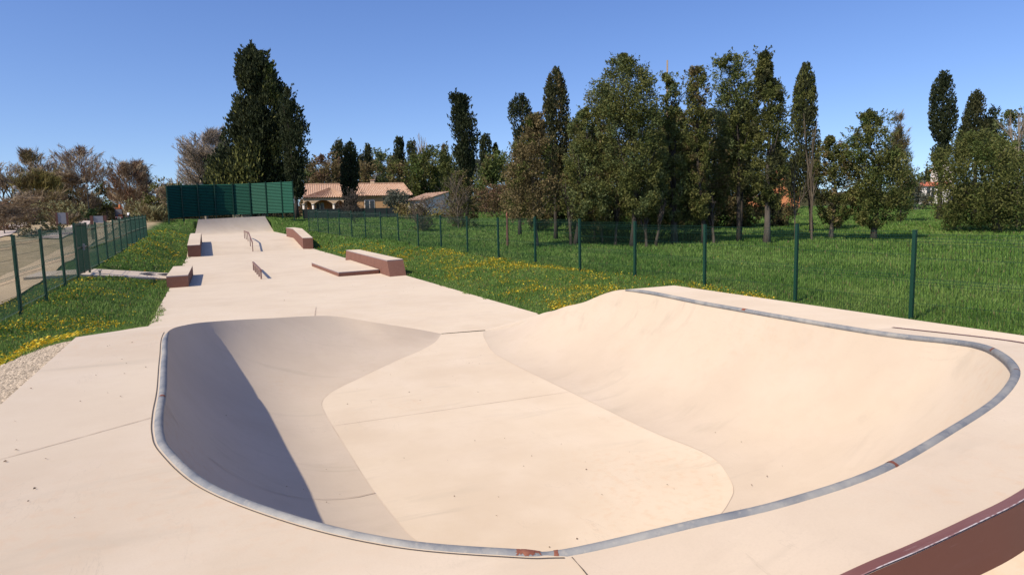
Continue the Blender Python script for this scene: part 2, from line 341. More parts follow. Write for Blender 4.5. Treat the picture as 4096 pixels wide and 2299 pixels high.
# painted steel riser of the extension: face, scuffed top strip, chipped edge line
foot = [(p[0], p[1], 1.0) for p in ring]
v, f = loft([(p[0], p[1], p[2]) for p in ring], foot); ep = bpart('edge_plate', v, f, BSTEEL)
dr = []
for i in range(len(ring)):
    t = ring[min(i+1, len(ring)-1)]-ring[max(i-1, 0)]; nrm = np.array([-t[1], t[0]]); nrm /= np.linalg.norm(nrm); dr.append(nrm)
dr = np.array(dr)
def strip(a, b, dz):
    v = []; f = []
    for p, d in zip(ring, dr):
        for w in (a, b):
            g = np.array([p[0]+d[0]*w, p[1]+d[1]*w, p[2]+dz]); v.append(g)
    for i in range(len(ring)-1): f.append((2*i, 2*i+1, 2*i+3, 2*i+2))
    return up((v, f))
v, f = strip(.0, .035, .004); bpart('scuffed_edge', v, f, SCUFF)
v, f = strip(-.002, .002, .007); bpart('chipped_edge', v, f, CHIP)
# coping
def offset_line(P, d):
    out = []
    for i in range(len(P)):
        t = P[min(i+1, len(P)-1)]-P[max(i-1, 0)]; nn = np.array([-t[1], t[0], 0]); nn /= np.linalg.norm(nn); out.append(P[i]+nn*d)
    return np.array(out)
cop = rim[7*SUB:30*SUB+1].copy(); cop[:, 2] -= .0135; cop = offset_line(cop, .004)
CR = .0245; crad = np.full(len(cop), CR); crad[:3] = [.010, .017, .022]; crad[-2:] = [.02, .012]
cp = MB(); cp.tube(cop-B0, crad, 14); cpo = cp.build('coping', GALV, bowl, True)
cl_ = np.concatenate([[0], np.cumsum(np.linalg.norm(np.diff(cop, axis=0), axis=1))])
def at_len(s): return np.array([np.interp(s, cl_, cop[:, k]) for k in range(3)])
def patch(i0, ln, a0, a1):
    s = cl_[i0-7*SUB]; v = []; f = []; ns, na = 12, 8
    for k in range(ns+1):
        for j in range(na+1):
            jit = (random.uniform(-.12, .12) if k in (0, ns) else 0)*min(ln, .06); c0 = at_len(s+ln*k/ns+jit); t = at_len(s+ln*k/ns+.01)-at_len(s+ln*k/ns-.01); t /= np.linalg.norm(t)
            aa = np.cross(t, (0, 0, 1.0)); aa /= np.linalg.norm(aa); bb = np.cross(aa, t); e0 = random.uniform(-14, 14) if j in (0, na) else 0
            an = math.radians(a0+(a1-a0)*j/na+e0); v.append(c0+(CR+.0011)*(aa*math.cos(an)+bb*math.sin(an))-B0)
    for k in range(ns):
        for j in range(na): q = k*(na+1)+j; f.append((q, q+1, q+na+2, q+na+1))
    obj('rust_patch', v, f, RUST, cpo, True)
for (i0, ln, a0, a1) in ((17*SUB-8, .055, 50, 105), (17*SUB-7, .045, 70, 120), (17*SUB-1, .016, 40, 150), (20*SUB+1, .018, 30, 140), (28*SUB+6, .06, 20, 165), (10*SUB-6, .04, 60, 150), (25*SUB+4, .05, 95, 170), (23*SUB+6, .012, 40, 110)): patch(i0, ln, a0, a1)
# thin mortar gap outside the coping
gl = offset_line(rim[7*SUB:17*SUB+1], -.027); g2 = offset_line(rim[7*SUB:17*SUB+1], -.032); gl[:, 2] = g2[:, 2] = 1.003
side = 1 if gl[0][0] > rim[7*SUB][0] else -1
if side > 0: gl = offset_line(rim[7*SUB:17*SUB+1], .027); wv_ = np.interp(np.arange(10*SUB+1), [0, 45, 60, 80], [.0055, .0045, .0018, .0008]); g2 = gl+(offset_line(rim[7*SUB:17*SUB+1], 1.027)-gl)*wv_[:, None]; gl[:, 2] = g2[:, 2] = 1.003
v, f = up(loft(gl, g2)); bpart('mortar_gap', v, f, DARK)
# banks behind the two hips
TOE = [(3.6, 11.03, 0), (3.2, 11.6, 0), (2.6, 12.7, 0), (1.7, 13.9, 0), (-.3, 14.85, 0), (-1.23, 12.9, .27), (-1.23, 10.4, .60), (-1.23, 7.43, 1.0)]
toe = []
for i in range(7):
    for k in range(SUB): t = k/SUB; toe.append(np.array(TOE[i])*(1-t)+np.array(TOE[i+1])*t)
toe.append(np.array(TOE[7])); toe = np.array(toe)
v, f = up(loft(rim[:7*SUB+1], toe, 6)); bpart('bank', v, f, CONC)
# the bank edge corner piece down to the slab
bpart('bank_side', [(-1.23, 14.87, 0), (-1.23, 12.9, .27), (-.3, 14.85, 0)], [(0, 1, 2)], CONC)
TOR = {30: (6.05, 7.69, 1.0), 31: (6.06, 8.9, .72), 32: (6.06, 9.6, .56), 33: (6.07, 10.4, .38), 34: (6.08, 11.2, .2), 35: (6.09, 12.06, 0), 36: (4.4, 10.95, 0)}
tor = []
for i in range(30, 36):
    for k in range(SUB): t = k/SUB; tor.append(np.array(TOR[i])*(1-t)+np.array(TOR[i+1])*t)
tor.append(np.array(TOR[36]))
v, f = up(loft(rim[30*SUB:], tor, 5)); bpart('bank', v, f, CONC)
sk = [np.array(TOR[i]) for i in range(30, 36)]; v, f = loft(sk, [(p[0], p[1], -.4) for p in sk]); bpart('deck_side', v, f, CONC, False)
sk = [np.array(p) for p in TOE[5:]]+[]; v, f = loft([(-1.23, 14.87, 0)]+sk, [(p[0], p[1], -.4) for p in [(-1.23, 14.87, 0)]+sk]); bpart('deck_side', v, f, CONC, False)
# expansion joints
def ribbon(pts, w, lift=.003, jag=0):
    P = np.array(pts, float); v = []; f = []
    for i in range(len(P)):
        t = P[min(i+1, len(P)-1)]-P[max(i-1, 0)]; nn = np.array([-t[1], t[0], 0]); nn /= (np.linalg.norm(nn)+1e-9)
        ww = w*(1+jag*random.uniform(-1, 1))
        c = P[i]+nn*jag*w*random.uniform(-1, 1)*.6
        v += [c-nn*ww/2+(0, 0, lift), c+nn*ww/2+(0, 0, lift)]
    for i in range(len(P)-1): f.append((2*i, 2*i+1, 2*i+3, 2*i+2))
    return up((v, f))
def lin(a, b, n=24): a = np.array(a, float); b = np.array(b, float); return [a+(b-a)*i/n for i in range(n+1)]
for pts, w in ((lin((1.0, 6.66, 0), (3.72, 6.62, 0)), .0045), (lin((3.6, 10.99, 0), (4.4, 10.9, 0)), .002)):
    v, f = ribbon(pts, w, .003, .3); bpart('expansion_joint', v, f, JOINT)
for pts, w, m in ((lin((-1.23, 3.55, 1), (-.37, 4.12, 1)), .005, JOINT), (lin((.985, 1.755, 1), (.93, 1.2, 1), 14), .0035, DARK)):
    v, f = ribbon(pts, w, .004, .5); bpart('expansion_joint', v, f, m)
tr = TRANS[9*SUB+2]; v, f = ribbon([p+(0.012*math.sin(i), 0, .004) for i, p in enumerate(tr)], .006, .004, .5); bpart('expansion_joint', v, f, JOINT)
v, f = ribbon([(q[0], q[1], 0) for q in flo[2*SUB:35*SUB]], .003, .003, .3); bpart('expansion_joint', v, f, mat('floor_edge_joint', (.47, .355, .255), .95, [(2, .95, 3, (.63, .50, .38), .36, .52)]))

# ------------------------------------------------------------------ slab
TL, TR_ = -1.23, 6.09
front = [(-1.23, 14.87)]+[(p[0], p[1]) for p in reversed(TOE[:5])]+[(4.4, 10.95), (6.09, 12.06)]
midl, midr = 40.6, 44.6
slab_pts = front+[(TR_, midr), (TL, midl)]
bmv = MB()
slab = ngon('pavement', slab_pts, CONC, 0.0); struct(slab)
def rows(L, R, n=1): return [(np.array(a), np.array(b)) for a, b in zip(L, R)]
rowsL = [(TL, 40.6, 0), (TL, 46.8, .57), (TL, 65.5, .60)]
rowsR = [(TR_, 44.6, 0), (TR_, 49.8, .59), (TR_, 72.0, .62)]
v = []; f = []
for a, b in zip(rowsL, rowsR):
    for k in range(9): v.append(np.array(a)+(np.array(b)-np.array(a))*k/8)
for i in range(2):
    for k in range(8): q = i*9+k; f.append((q, q+1, q+10, q+9))
struct(obj('pavement', v, f, CONC))
sk = [(TL, 14.87, 0), (TL, 40.6, 0), (TL, 46.8, .57), (TL, 65.5, .6)]; v, f = loft(sk, [(p[0], p[1], -.4) for p in sk]); struct(obj('pavement', v, f, CONC))
sk = [(TR_, 12.06, 0), (TR_, 44.6, 0), (TR_, 49.8, .59), (TR_, 72, .62)]; v, f = loft(sk, [(p[0], p[1], -.4) for p in sk]); struct(obj('pavement', v, f, CONC))
v, f = ribbon(lin((2.14, 15.8, 0), (1.9, 14.3, 0), 8), .02, .004, .3); struct(obj('pavement', v, f, JOINT))
# far quarter pipe
qp = thing('quarter_pipe', 'pale concrete quarter pipe closing the far end below the green screen', 'quarter pipe', (2.4, 69, .6))
Q0 = np.array([2.4, 69, .6]); v = []; f = []; KK = 14
for k in range(KK+1):
    a = k/KK*.5; s = math.sin(a)/math.sin(.5); c = (1-math.cos(a))/(1-math.cos(.5))
    Lp = np.array([TL+.36*c, 65.5+3.0*s, .6+1.44*c]); Rp = np.array([TR_-.62*c, 72.0+3.2*s, .62+1.6*c])
    for j in range(9): v.append(Lp+(Rp-Lp)*j/8-Q0)
for i in range(KK):
    for j in range(8): q = i*9+j; f.append((q, q+1, q+10, q+9))
obj('transition', v, f, CONC, qp, True)
top = [v[KK*9+j] for j in range(9)]; v2, f2 = up(loft(top, [p+np.array([0, 1.2, 0]) for p in top])); obj('platform', v2, f2, CONC, qp)
rs = [v[i*9+8] for i in range(KK+1)]; ls = [v[i*9] for i in range(KK+1)]
for s_ in (rs, ls):
    v2, f2 = loft(s_, [(p[0], p[1], -.9) for p in s_]); obj('side_wall', v2, f2, CONC, qp)

# ------------------------------------------------------------------ ledges
def ledge(name, label, outline, base, topz, origin, group='concrete skate ledges', inset=0, over=.0, cat='ledge', lean=0):
    """outline: plan polygon (4+ pts), base/top heights per point"""
    ox, oy, oz = origin; t = thing(name, label, cat, origin, 0, group); n_ = len(outline)
    cx = sum(p[0] for p in outline)/n_; cy = sum(p[1] for p in outline)/n_
    topo = [(p[0]+(0 if not lean else lean*(cx-p[0])/abs(cx-p[0])*0), p[1]+(lean*(1 if p[1] < cy else -1) if lean else 0)) for p in outline]
    b = MB(); k = n_
    vb = [(p[0]-ox, p[1]-oy, z-oz) for p, z in zip(outline, base)]; vt = [(p[0]-ox, p[1]-oy, z-oz-.03) for p, z in zip(topo, topz)]
    b.add(vb+vt, [(i, (i+1) % k, k+(i+1) % k, k+i) for i in range(k)]+[tuple(range(k, 2*k))]); b.build('body', BROWN, t)
    s = MB(); va = vt; vc = [(p[0], p[1], p[2]+.03) for p in vt]
    s.add(va+vc, [(i, (i+1) % k, k+(i+1) % k, k+i) for i in range(k)])
    s.build('edge_trim', mat('edge_'+name, (.30, .25, .26), .5), t)
    c = MB(); ins = [((p[0])*1.0, p[1], p[2]) for p in vc]; c.add(ins, [tuple(range(k))] if len(set(round(z, 3) for z in topz)) == 1 else [(0, 1, 2, 5), (5, 2, 3, 4)]); c.build('top', CONC, t)
    return t
def rect(x0, x1, y0, y1): return [(x0, y0), (x1, y0), (x1, y1), (x0, y1)]
ledge('ledge', 'low brick red box ledge beside the walkway, nearest on the left edge of the slab', [(-1.3, 22.85), (-.70, 22.95), (-.66, 27.6), (-1.3, 27.5)], [-.1, 0, 0, -.1], [.37]*4, (-1, 25, 0))
ledge('ledge', 'tall brick red ledge rising with the bank, on the left edge behind the walkway box', [(-1.16, 40.75), (-.53, 40.95), (-.5, 46.4), (-.48, 48.0), (-1.1, 47.8), (-1.13, 46.2)], [-.1, 0, .5, .55, .5, .45], [.66, .66, 1.12, 1.17, 1.17, 1.12], (-.8, 44, .3))
ledge('ledge', 'long kinked brick red ledge stepping down the bank on the right edge of the slab', [(5.43, 44.5), (6.06, 44.5), (6.06, 49.7), (6.05, 54.2), (5.42, 54.2), (5.43, 49.7)], [0, 0, .58, .6, .6, .58], [.735, .735, 1.25, 1.275, 1.275, 1.25], (5.7, 49, .3))
ledge('ledge', 'large brick red ledge with slanted end behind the low platform', [(5.50, 22.2), (6.11, 22.35), (6.2, 30.9), (5.6, 30.9)], [0, 0, 0, 0], [.545]*4, (5.8, 26.5, 0), lean=.33)
ledge('manual_pad', 'wide low brick red platform in front of the large ledge', [(3.99, 23.38), (5.47, 23.69), (5.57, 29.5), (3.86, 29.1)], [0]*4, [.155]*4, (4.8, 26.4, 0), cat='skate platform')

# ------------------------------------------------------------------ grind rails
def rail(label, pts, posts, grp='brown grind rails', w=.055, hh=.075):
    ox, oy = pts[0][0], pts[0][1]; t = thing('grind_rail', label, 'grind rail', (ox, oy, 0), 0, grp)
    b = MB(); v = []
    for p in pts:
        for dx, dz in ((-w/2, -hh), (w/2, -hh), (w/2, 0), (-w/2, 0)): v.append((p[0]-ox+dx, p[1]-oy, p[2]+dz))
    n_ = len(pts); b.add(v, [(i*4+j, i*4+(j+1) % 4, (i+1)*4+(j+1) % 4, (i+1)*4+j) for i in range(n_-1) for j in range(4)]+[(3, 2, 1, 0), tuple((n_-1)*4+j for j in range(4))]); b.build('beam', RAILM, t)
    for (x, y, z0, z1) in posts:
        q = MB(); q.box(x-ox-.024, x-ox+.024, y-oy-.024, y-oy+.024, z0-.02, z1-hh+.001); q.build('post', RAILM, t)
    return t
rail('short flat brown grind rail on five posts, nearest on the open slab', [(1.515, 24.1, .335), (1.515, 28.55, .345)], [(1.515, 24.2+k*1.055, 0, .338) for k in range(5)])
rail('kinked brown grind rail running down the bank behind the short one', [(2.32, 43.0, .62), (2.32, 46.7, 1.165), (2.32, 52.6, 1.165)],
     [(2.32, 43.1, .03, .64), (2.32, 45.4, .29, .97), (2.32, 47.9, .57, 1.165), (2.32, 50.2, .58, 1.165), (2.32, 52.5, .58, 1.165)])

# ------------------------------------------------------------------ fences
def panel_mesh(w, h_, nv=49, nhz=9, r=.0028):
    m = MB(); folds = [.06, h_*.5, h_-.12]
    def yz(z):
        for c in folds:
            if abs(z-c) < .05: return .035*(1-abs(z-c)/.05)
        return 0
    zs = sorted(set([0, h_]+[c+d for c in folds for d in (-.05, 0, .05)])); zs = [z for z in zs if 0 <= z <= h_]
    for i in range(nv):
        x = w*i/(nv-1); m.tube([(x, yz(z), z) for z in zs], r, 3, False)
    for z in [0.01, .06, .11, .11+(h_*.5-.16)*.5, h_*.5-.05, h_*.5, h_*.5+.05, h_*.75, h_-.17, h_-.12, h_-.07, h_]:
        if z <= h_: m.tube([(0, yz(z)+.004, z), (w, yz(z)+.004, z)], r*1.25, 3, False)
    return m
def fence(name, label, posts, ph, skip=()):
    t = thing(name, label, 'fence', (posts[0][0], posts[0][1], posts[0][2]))
    o0 = np.array(posts[0][:3]); pp = None; pm = None
    base = MB(); base.box(-.03, .03, -.03, .03, -.4, ph); base.box(-.032, .032, -.032, .032, ph, ph+.02)
    for k in range(8): base.box(-.034, -.03, -.012, .012, .15+k*.2, .19+k*.2)
    for i, p in enumerate(posts):
        d = np.array(posts[min(i+1, len(posts)-1)][:2])-np.array(posts[max(i-1, 0)][:2]); rz = math.atan2(d[1], d[0])
        if pp is None: pp = base.build('post', GREEN, t); pp.rotation_euler = (0, 0, rz)
        else: copy_part(pp, t, tuple(np.array(p[:3])-o0), rz)
    for i in range(len(posts)-1):
        if i in skip: continue
        a, b = np.array(posts[i][:3], float), np.array(posts[i+1][:3], float); d = b-a; L = math.hypot(d[0], d[1]); rz = math.atan2(d[1], d[0]); u = d[:2]/L
        loc = a-o0; loc[:2] += u*.035; loc[2] = (a[2]+b[2])/2-o0[2]+.03
        if pm is None: pm = panel_mesh(2.43, ph-.08).build('mesh_panel', WIRE, t); pm.location = tuple(loc); pm.rotation_euler = (0, 0, rz); q = pm
        else: q = copy_part(pm, t, tuple(loc), rz)
        q.scale = ((L-.07)/2.43, 1, 1)
    return t
tops = [1.62, 1.71, 1.69, 1.76, 1.84, 1.92, 1.89, 1.96, 2.03, 2.09, 2.15, 2.25, 2.32, 2.37, 2.45, 2.49, 2.55, 2.60]
FP = []
for i in range(-2, 18):
    X, Y = 11.381-.2827*i, 7.628+2.484*i; tz = tops[max(0, i)]-(.02*(-i) if i < 0 else 0)
    s = 1+max(0, i-5)*.010
    X, Y, tz = X*s, Y*s, H+(tz-H)*s
    FP.append((X, Y, tz-1.73))
# measured kinks of the near posts
FP[2] = (11.25, 7.68, FP[2][2]); 
fence('mesh_fence', 'long green welded mesh fence between the skatepark and the meadow with trees', FP, 1.73)
LY = [10.9, 13.4, 15.93, 18.39, 20.81, 22.91, 25.11, 27.18, 29.74, 32.2, 34.7, 37.2, 39.7, 42.2, 44.8, 47.4, 50.0]
LT = [1.72, 1.78, 1.84, 1.92, 1.96, 2.0, 2.04, 2.03, 2.08, 2.14, 2.2, 2.25, 2.3, 2.34, 2.37, 2.4, 2.43]
LP = [(-3.4-.04*(y-10)**.6, y, z-1.56) for y, z in zip(LY, LT)]
fence('mesh_fence', 'green welded mesh fence along the sandy path on the left, with a gate in it', LP, 1.56, skip=(5,))
# gate
a, b = np.array(LP[5]), np.array(LP[6]); d = b-a; L = math.hypot(*d[:2]); rz = math.atan2(d[1], d[0])
gt = thing('gate', 'dense green barred gate in the left mesh fence at the walkway', 'gate', tuple(a), rz)
g = MB()
for (x0, x1) in ((.05, .11), (L/2-.05, L/2+.02), (L-.11, L-.05)): g.box(x0, x1, -.03, .03, .08, 1.62)
for z in (.1, .85, 1.54): g.box(.11, L-.11, -.02, .02, z, z+.05)
g.build('frame', GREEN, gt)
g = MB()
for k in range(17): x = .17+k*(L-.34)/16; g.box(x-.011, x+.011, -.012, .012, .12, 1.6)
g.build('bars', GREEN, gt)
MB().box(L/2-.09, L/2-.05, -.09, -.03, .78, .98).build('lock', GREYM, gt); MB().box(L/2-.2, L/2-.03, -.12, -.09, .9, .92).build('handle', GREYM, gt)
g = MB(); g.box(L*.45, L*.45+.05, -.45, -.40, -.28, .12); g.box(L*.45-.06, L*.45+.11, -.47, -.38, .12, .15); g.build('stop_post', GREYM, gt)

# ------------------------------------------------------------------ green screen
SX = [(258, 743, 891), (475, 740, 884), (712, 739, 878), (960, 738, 873), (1224, 737, 869), (1475, 735, 868), (1712, 732, 872), (1943, 729, 884), (2110, 727, 896)]
SY = [77.6, 79.2, 80.4, 81.2, 81.5, 81.2, 80.2, 78.6, 77.0]
pts = []
for (cx_, yt, yb), Y in zip(SX, SY):
    x = 600+cx_/3.68; d = ray(x, 810); t = Y/d[1]; X = d[0]*t
    zt = H+(ray(x, yt)[2]/ray(x, yt)[1])*Y; pts.append((X, Y, zt))
ztop = np.array([p[2] for p in pts])
scr = thing('slatted_screen', 'tall curved dark green slatted metal screen standing behind the far quarter pipe', 'screen', (pts[4][0], pts[4][1], 1.8))
S0 = np.array([pts[4][0], pts[4][1], 1.8])
for i, p in enumerate(pts):
    q = np.array(p)-S0; gz = float(ground_z(np.array(p[0]), np.array(p[1])))-.5-S0[2]
    m = MB(); m.box(q[0]-.05, q[0]+.05, q[1]-.20, q[1]-.18, gz, q[2]+.12); m.box(q[0]-.012, q[0]+.012, q[1]-.18, q[1], gz, q[2]+.12); m.box(q[0]-.05, q[0]+.05, q[1]-.012, q[1]+.012, gz, q[2]+.12)
    m.box(q[0]-.12, q[0]+.12, q[1]-.22, q[1]+.03, q[2]+.12, q[2]+.14)
    m.build('post', GREEN, scr)
    if 0 < i < 8:
        m = MB(); m.tube([(q[0], q[1]+.05, q[2]-2.9), (q[0]+.05, q[1]+1.3, gz)], .06, 6); m.build('brace', GREEN, scr)
for i in range(8):
    a, b = np.array(pts[i])-S0, np.array(pts[i+1])-S0; d = b-a; L = math.hypot(*d[:2]); u = np.array([d[0], d[1]])/L; nrm = np.array([u[1], -u[0]])
    m = MB(); N_ = 21; hgt = 3.42; back = MB()
    for k in range(N_):
        z1_ = -k*hgt/N_; z0_ = z1_-hgt/N_*.62
        def P(s, z, o): c = a+d*s; return (c[0]+nrm[0]*o, c[1]+nrm[1]*o, a[2]+(b[2]-a[2])*s+z)
        s0, s1 = .014/L, 1-.014/L
        m.quad(P(s0, z0_, .05), P(s1, z0_, .05), P(s1, z1_, .0), P(s0, z1_, .0)); m.quad(P(s0, z0_, -.03), P(s1, z0_, -.03), P(s1, z0_, .05), P(s0, z0_, .05))
    back.quad(P(s0, -hgt, -.06), P(s1, -hgt, -.06), P(s1, 0, -.06), P(s0, 0, -.06)); back.build('gap_shade_sheet', NET_GAPS, scr)  # dark sheet standing in for the shade in the slat gaps
    m.build('slat_panel', SLAT, scr)
# ------------------------------------------------------------------ vegetation
PAL = {'cyp': [(.016, .024, .010), (.036, .046, .018), (.058, .064, .026)], 'cypb': [(.026, .034, .014), (.056, .061, .024), (.09, .082, .034)],
       'olive': [(.050, .064, .016), (.115, .124, .032), (.19, .175, .058)], 'green': [(.046, .068, .018), (.098, .128, .032), (.16, .175, .052)],
       'sparse': [(.072, .094, .034), (.125, .15, .056), (.19, .20, .088)],
       'brown': [(.088, .070, .028), (.16, .122, .052), (.24, .18, .088)], 'red': [(.10, .058, .034), (.17, .10, .06), (.13, .09, .05)],
       'greyg': [(.065, .075, .052), (.12, .13, .095), (.17, .175, .135)], 'yel': [(.15, .13, .036), (.24, .20, .06), (.18, .165, .052)],
       'pale': [(.15, .16, .07), (.24, .24, .115), (.33, .32, .18)], 'bare': [(.24, .185, .125), (.33, .265, .185), (.40, .335, .245)], 'bared': [(.185, .132, .084), (.28, .21, .137), (.35, .275, .19)],
       'barey': [(.21, .165, .125), (.30, .24, .18), (.35, .29, .225)], 'stem': [(.09, .07, .05), (.13, .10, .075), (.17, .135, .10)], 'dark': [(.045, .036, .028), (.075, .06, .047), (.10, .082, .065)], 'hedge': [(.018, .040, .014), (.036, .066, .021), (.06, .09, .035)]}
def leaves(P, D, L, W, cols, name, m, parent):
    n_ = len(P); s = np.cross(D, rng.normal(size=(n_, 3))); s /= (np.linalg.norm(s, axis=1, keepdims=True)+1e-9)
    L = L[:, None]; W = W[:, None]
    v = np.empty((n_, 4, 3)); v[:, 0] = P-D*L*.5; v[:, 1] = P+s*W*.5; v[:, 2] = P+D*L*.5; v[:, 3] = P-s*W*.5
    f = np.arange(n_*4).reshape(n_, 4); c = np.repeat(cols, 4, 0)
    return obj(name, v.reshape(-1, 3), f, m, parent, cols=c)
def envelope(rowsz):
    a = np.array(rowsz); return a[:, 0], a[:, 1], a[:, 2]   # z, centre offset, radius
def tree(label, cat, px, rows_, org=(0, 0, 1), dist=None, pal='green', dens=1.0, style='leaf', trunk=True, tr=.16, bark=None, name='tree', group=None, clump=1.0, limbs=6, gap=0.0, depth=1.0, extra=None, leaf=1.0, base_z=None, mixpal=None, rag=None):
    """px: pixel of the base (x, y); rows_: outline (y, xl, xr); all turned into metres at the tree's own distance"""
    ox, oy, s_ = org
    if rag is None: rag = {'cyp': .3, 'leaf': 1.0, 'twig': .8}[style]
    if style == 'twig': dens = dens*1.15
    if dist is None: X, Y = on_ground(px[0], px[1]); D = float(np.array([X, Y, 0])@FWD)
    else: X, Y, _ = at_dist(px[0], px[1], dist); D = dist
    gz = float(ground_z(np.array(X), np.array(Y))) if base_z is None else base_z
    base = np.array([X, Y, gz])
    R_ = []
    lat0 = float(base@RIGHT)
    for (y, a, b) in rows_:
        y_, a_, b_ = oy+y/s_, ox+a/s_, ox+b/s_
        pa = np.array(at_dist(a_, y_, D)); pb = np.array(at_dist(b_, y_, D)); c = (pa+pb)/2
        R_.append((c[2]-gz, float(c@RIGHT)-lat0, np.linalg.norm(pb-pa)/2))
    R_ = sorted(R_); z, off, rad = envelope(R_)
    area_px = sum(abs(rows_[i+1][0]-rows_[i][0])/s_*((rows_[i][2]-rows_[i][1])+(rows_[i+1][2]-rows_[i+1][1]))/2/s_ for i in range(len(rows_)-1))/16.0
    px_m = D/663.0
    t = thing(name, label, cat, tuple(base), 0, group)
    z0, z1 = z[0], z[-1]; zz = np.linspace(z0, z1, 200); w = np.interp(zz, z, rad); w = w+.22*w.max()+.12*w.max()*np.clip(1-(zz-z0)/(.35*(z1-z0)), 0, 1)*(style == 'leaf')
    # clumps on and in the envelope
    nc = max(12, int(area_px/((13 if style == 'cyp' and rag < .5 else 30)*clump))); cz = rng.choice(zz, nc, p=w/w.sum())+rng.normal(0, (z1-z0)/200, nc)
    rr = np.interp(cz, z, rad); oo = np.interp(cz, z, off)
    ang = rng.uniform(0, 2*PI, nc); sm = style == 'cyp' and rag < .5; q = rng.uniform(0, 1, nc)**(.22 if sm else .38)
    cr = np.minimum(rr*.55+px_m*1.5, np.maximum(px_m*6*math.sqrt(clump), rr*.28))*rng.uniform(.6, 1.25, nc)
    qq = np.clip(q*rr-cr*(.12 if sm else .30), 0, None)
    cpos = np.stack([oo+qq*np.cos(ang), qq*np.sin(ang)*depth, cz], 1)
    keep = rng.uniform(size=nc) > gap; lr_ = rr
    cpos, cr = cpos[keep], cr[keep]; lr_ = lr_[keep]; nc = len(cr); hw = np.clip(cr/(lr_*.35+px_m*2), .5, 1.6)**2; 
    N_ = int(area_px*4.6*dens)+60
    ci = rng.choice(nc, N_, p=hw/hw.sum())
    g_ = rng.normal(size=(N_, 3)); g_ /= np.linalg.norm(g_, axis=1, keepdims=True); rad_ = rng.uniform(size=N_)**.45
    vert = {'cyp': 1.7, 'leaf': 1.0, 'twig': 1.3}[style]
    loc = cpos[ci]+g_*(cr[ci]*rad_)[:, None]*np.array([1, 1, vert])
    r_in = np.interp(loc[:, 2], z, rad)*(1.07 if sm else 1.12); o_in = np.interp(loc[:, 2], z, off)
    ok = (np.hypot(loc[:, 0]-o_in, loc[:, 1]/max(depth, .01)) < r_in+px_m*(.6 if sm else 2.0)*rng.uniform(0, 1, N_)) & (loc[:, 2] < z1+px_m*3) & (loc[:, 2] > .05)
    loc, ci, g2 = loc[ok], ci[ok], g_[ok]; N_ = len(loc)
    if rag and not sm:
        nt_ = int(area_px**.5*2.2*rag); tz = rng.choice(zz, nt_); ta = rng.uniform(0, 2*PI, nt_); tr0 = np.interp(tz, z, rad); to = np.interp(tz, z, off); ln = px_m*rng.uniform(3, 8, nt_)
        per = 16; s01 = rng.uniform(0, 1, (nt_, per)); oc, os_ = np.cos(ta)[:, None], np.sin(ta)[:, None]; rr_ = (tr0*.93)[:, None]+ln[:, None]*s01*.75
        spread = (1.15-s01)*px_m*1.3
        tl = np.stack([to[:, None]+oc*rr_+rng.normal(0, 1, s01.shape)*spread, os_*rr_*depth+rng.normal(0, 1, s01.shape)*spread, tz[:, None]+ln[:, None]*s01*.8+rng.normal(0, 1, s01.shape)*spread], -1).reshape(-1, 3)
        tl = tl[tl[:, 2] > .1]; loc = np.vstack([loc, tl]); ci = np.concatenate([ci, rng.integers(0, nc, len(tl))]); N_ = len(loc)
    Pw = base*0+loc[:, :1]*RIGHT+loc[:, 1:2]*FWD+np.stack([np.zeros(N_), np.zeros(N_), loc[:, 2]], 1)
    outw = np.stack([loc[:, 0]-np.interp(loc[:, 2], z, off), loc[:, 1]], 1); outw /= (np.linalg.norm(outw, axis=1, keepdims=True)+1e-6)
    O3 = outw[:, :1]*RIGHT+outw[:, 1:2]*FWD
    if style == 'cyp': Dv = O3*.45+np.array([0, 0, 1.0])+rng.normal(0, .35, (N_, 3)); L = px_m*rng.uniform(1.6, 3.8, N_)*leaf; W = L*.42
    elif style == 'twig': Dv = O3*.7+np.array([0, 0, .9])+rng.normal(0, .45, (N_, 3)); L = px_m*rng.uniform(4, 11, N_)*leaf; W = px_m*rng.uniform(.26, .6, N_)
    else: Dv = O3*.5+np.array([0, 0, .45])+rng.normal(0, .7, (N_, 3)); L = px_m*rng.uniform(1.2, 3.2, N_)*leaf; W = L*rng.uniform(.32, .55, N_)
    Dv /= np.linalg.norm(Dv, axis=1, keepdims=True)
    pl = np.array(PAL[pal]); u = rng.uniform(0, 1, nc)[ci]*.65+rng.uniform(0, 1, N_)*.35
    col = np.where(u[:, None] < .5, pl[0]+(pl[1]-pl[0])*(u[:, None]*2), pl[1]+(pl[2]-pl[1])*(u[:, None]*2-1))
    if mixpal:
        p2 = np.array(PAL[mixpal[0]]); mk = (rng.uniform(0, 1, nc) < mixpal[1])[ci]; c2 = p2[1]+(p2[2]-p2[0])*(u[:, None]-.5); col = np.where(mk[:, None], c2, col)
    col = np.clip(col*rng.uniform(.8, 1.2, (N_, 1)), .003, 1)
    leaves(Pw, Dv, L, W, col, 'crown' , TWIG if style == 'twig' else LEAF, t)
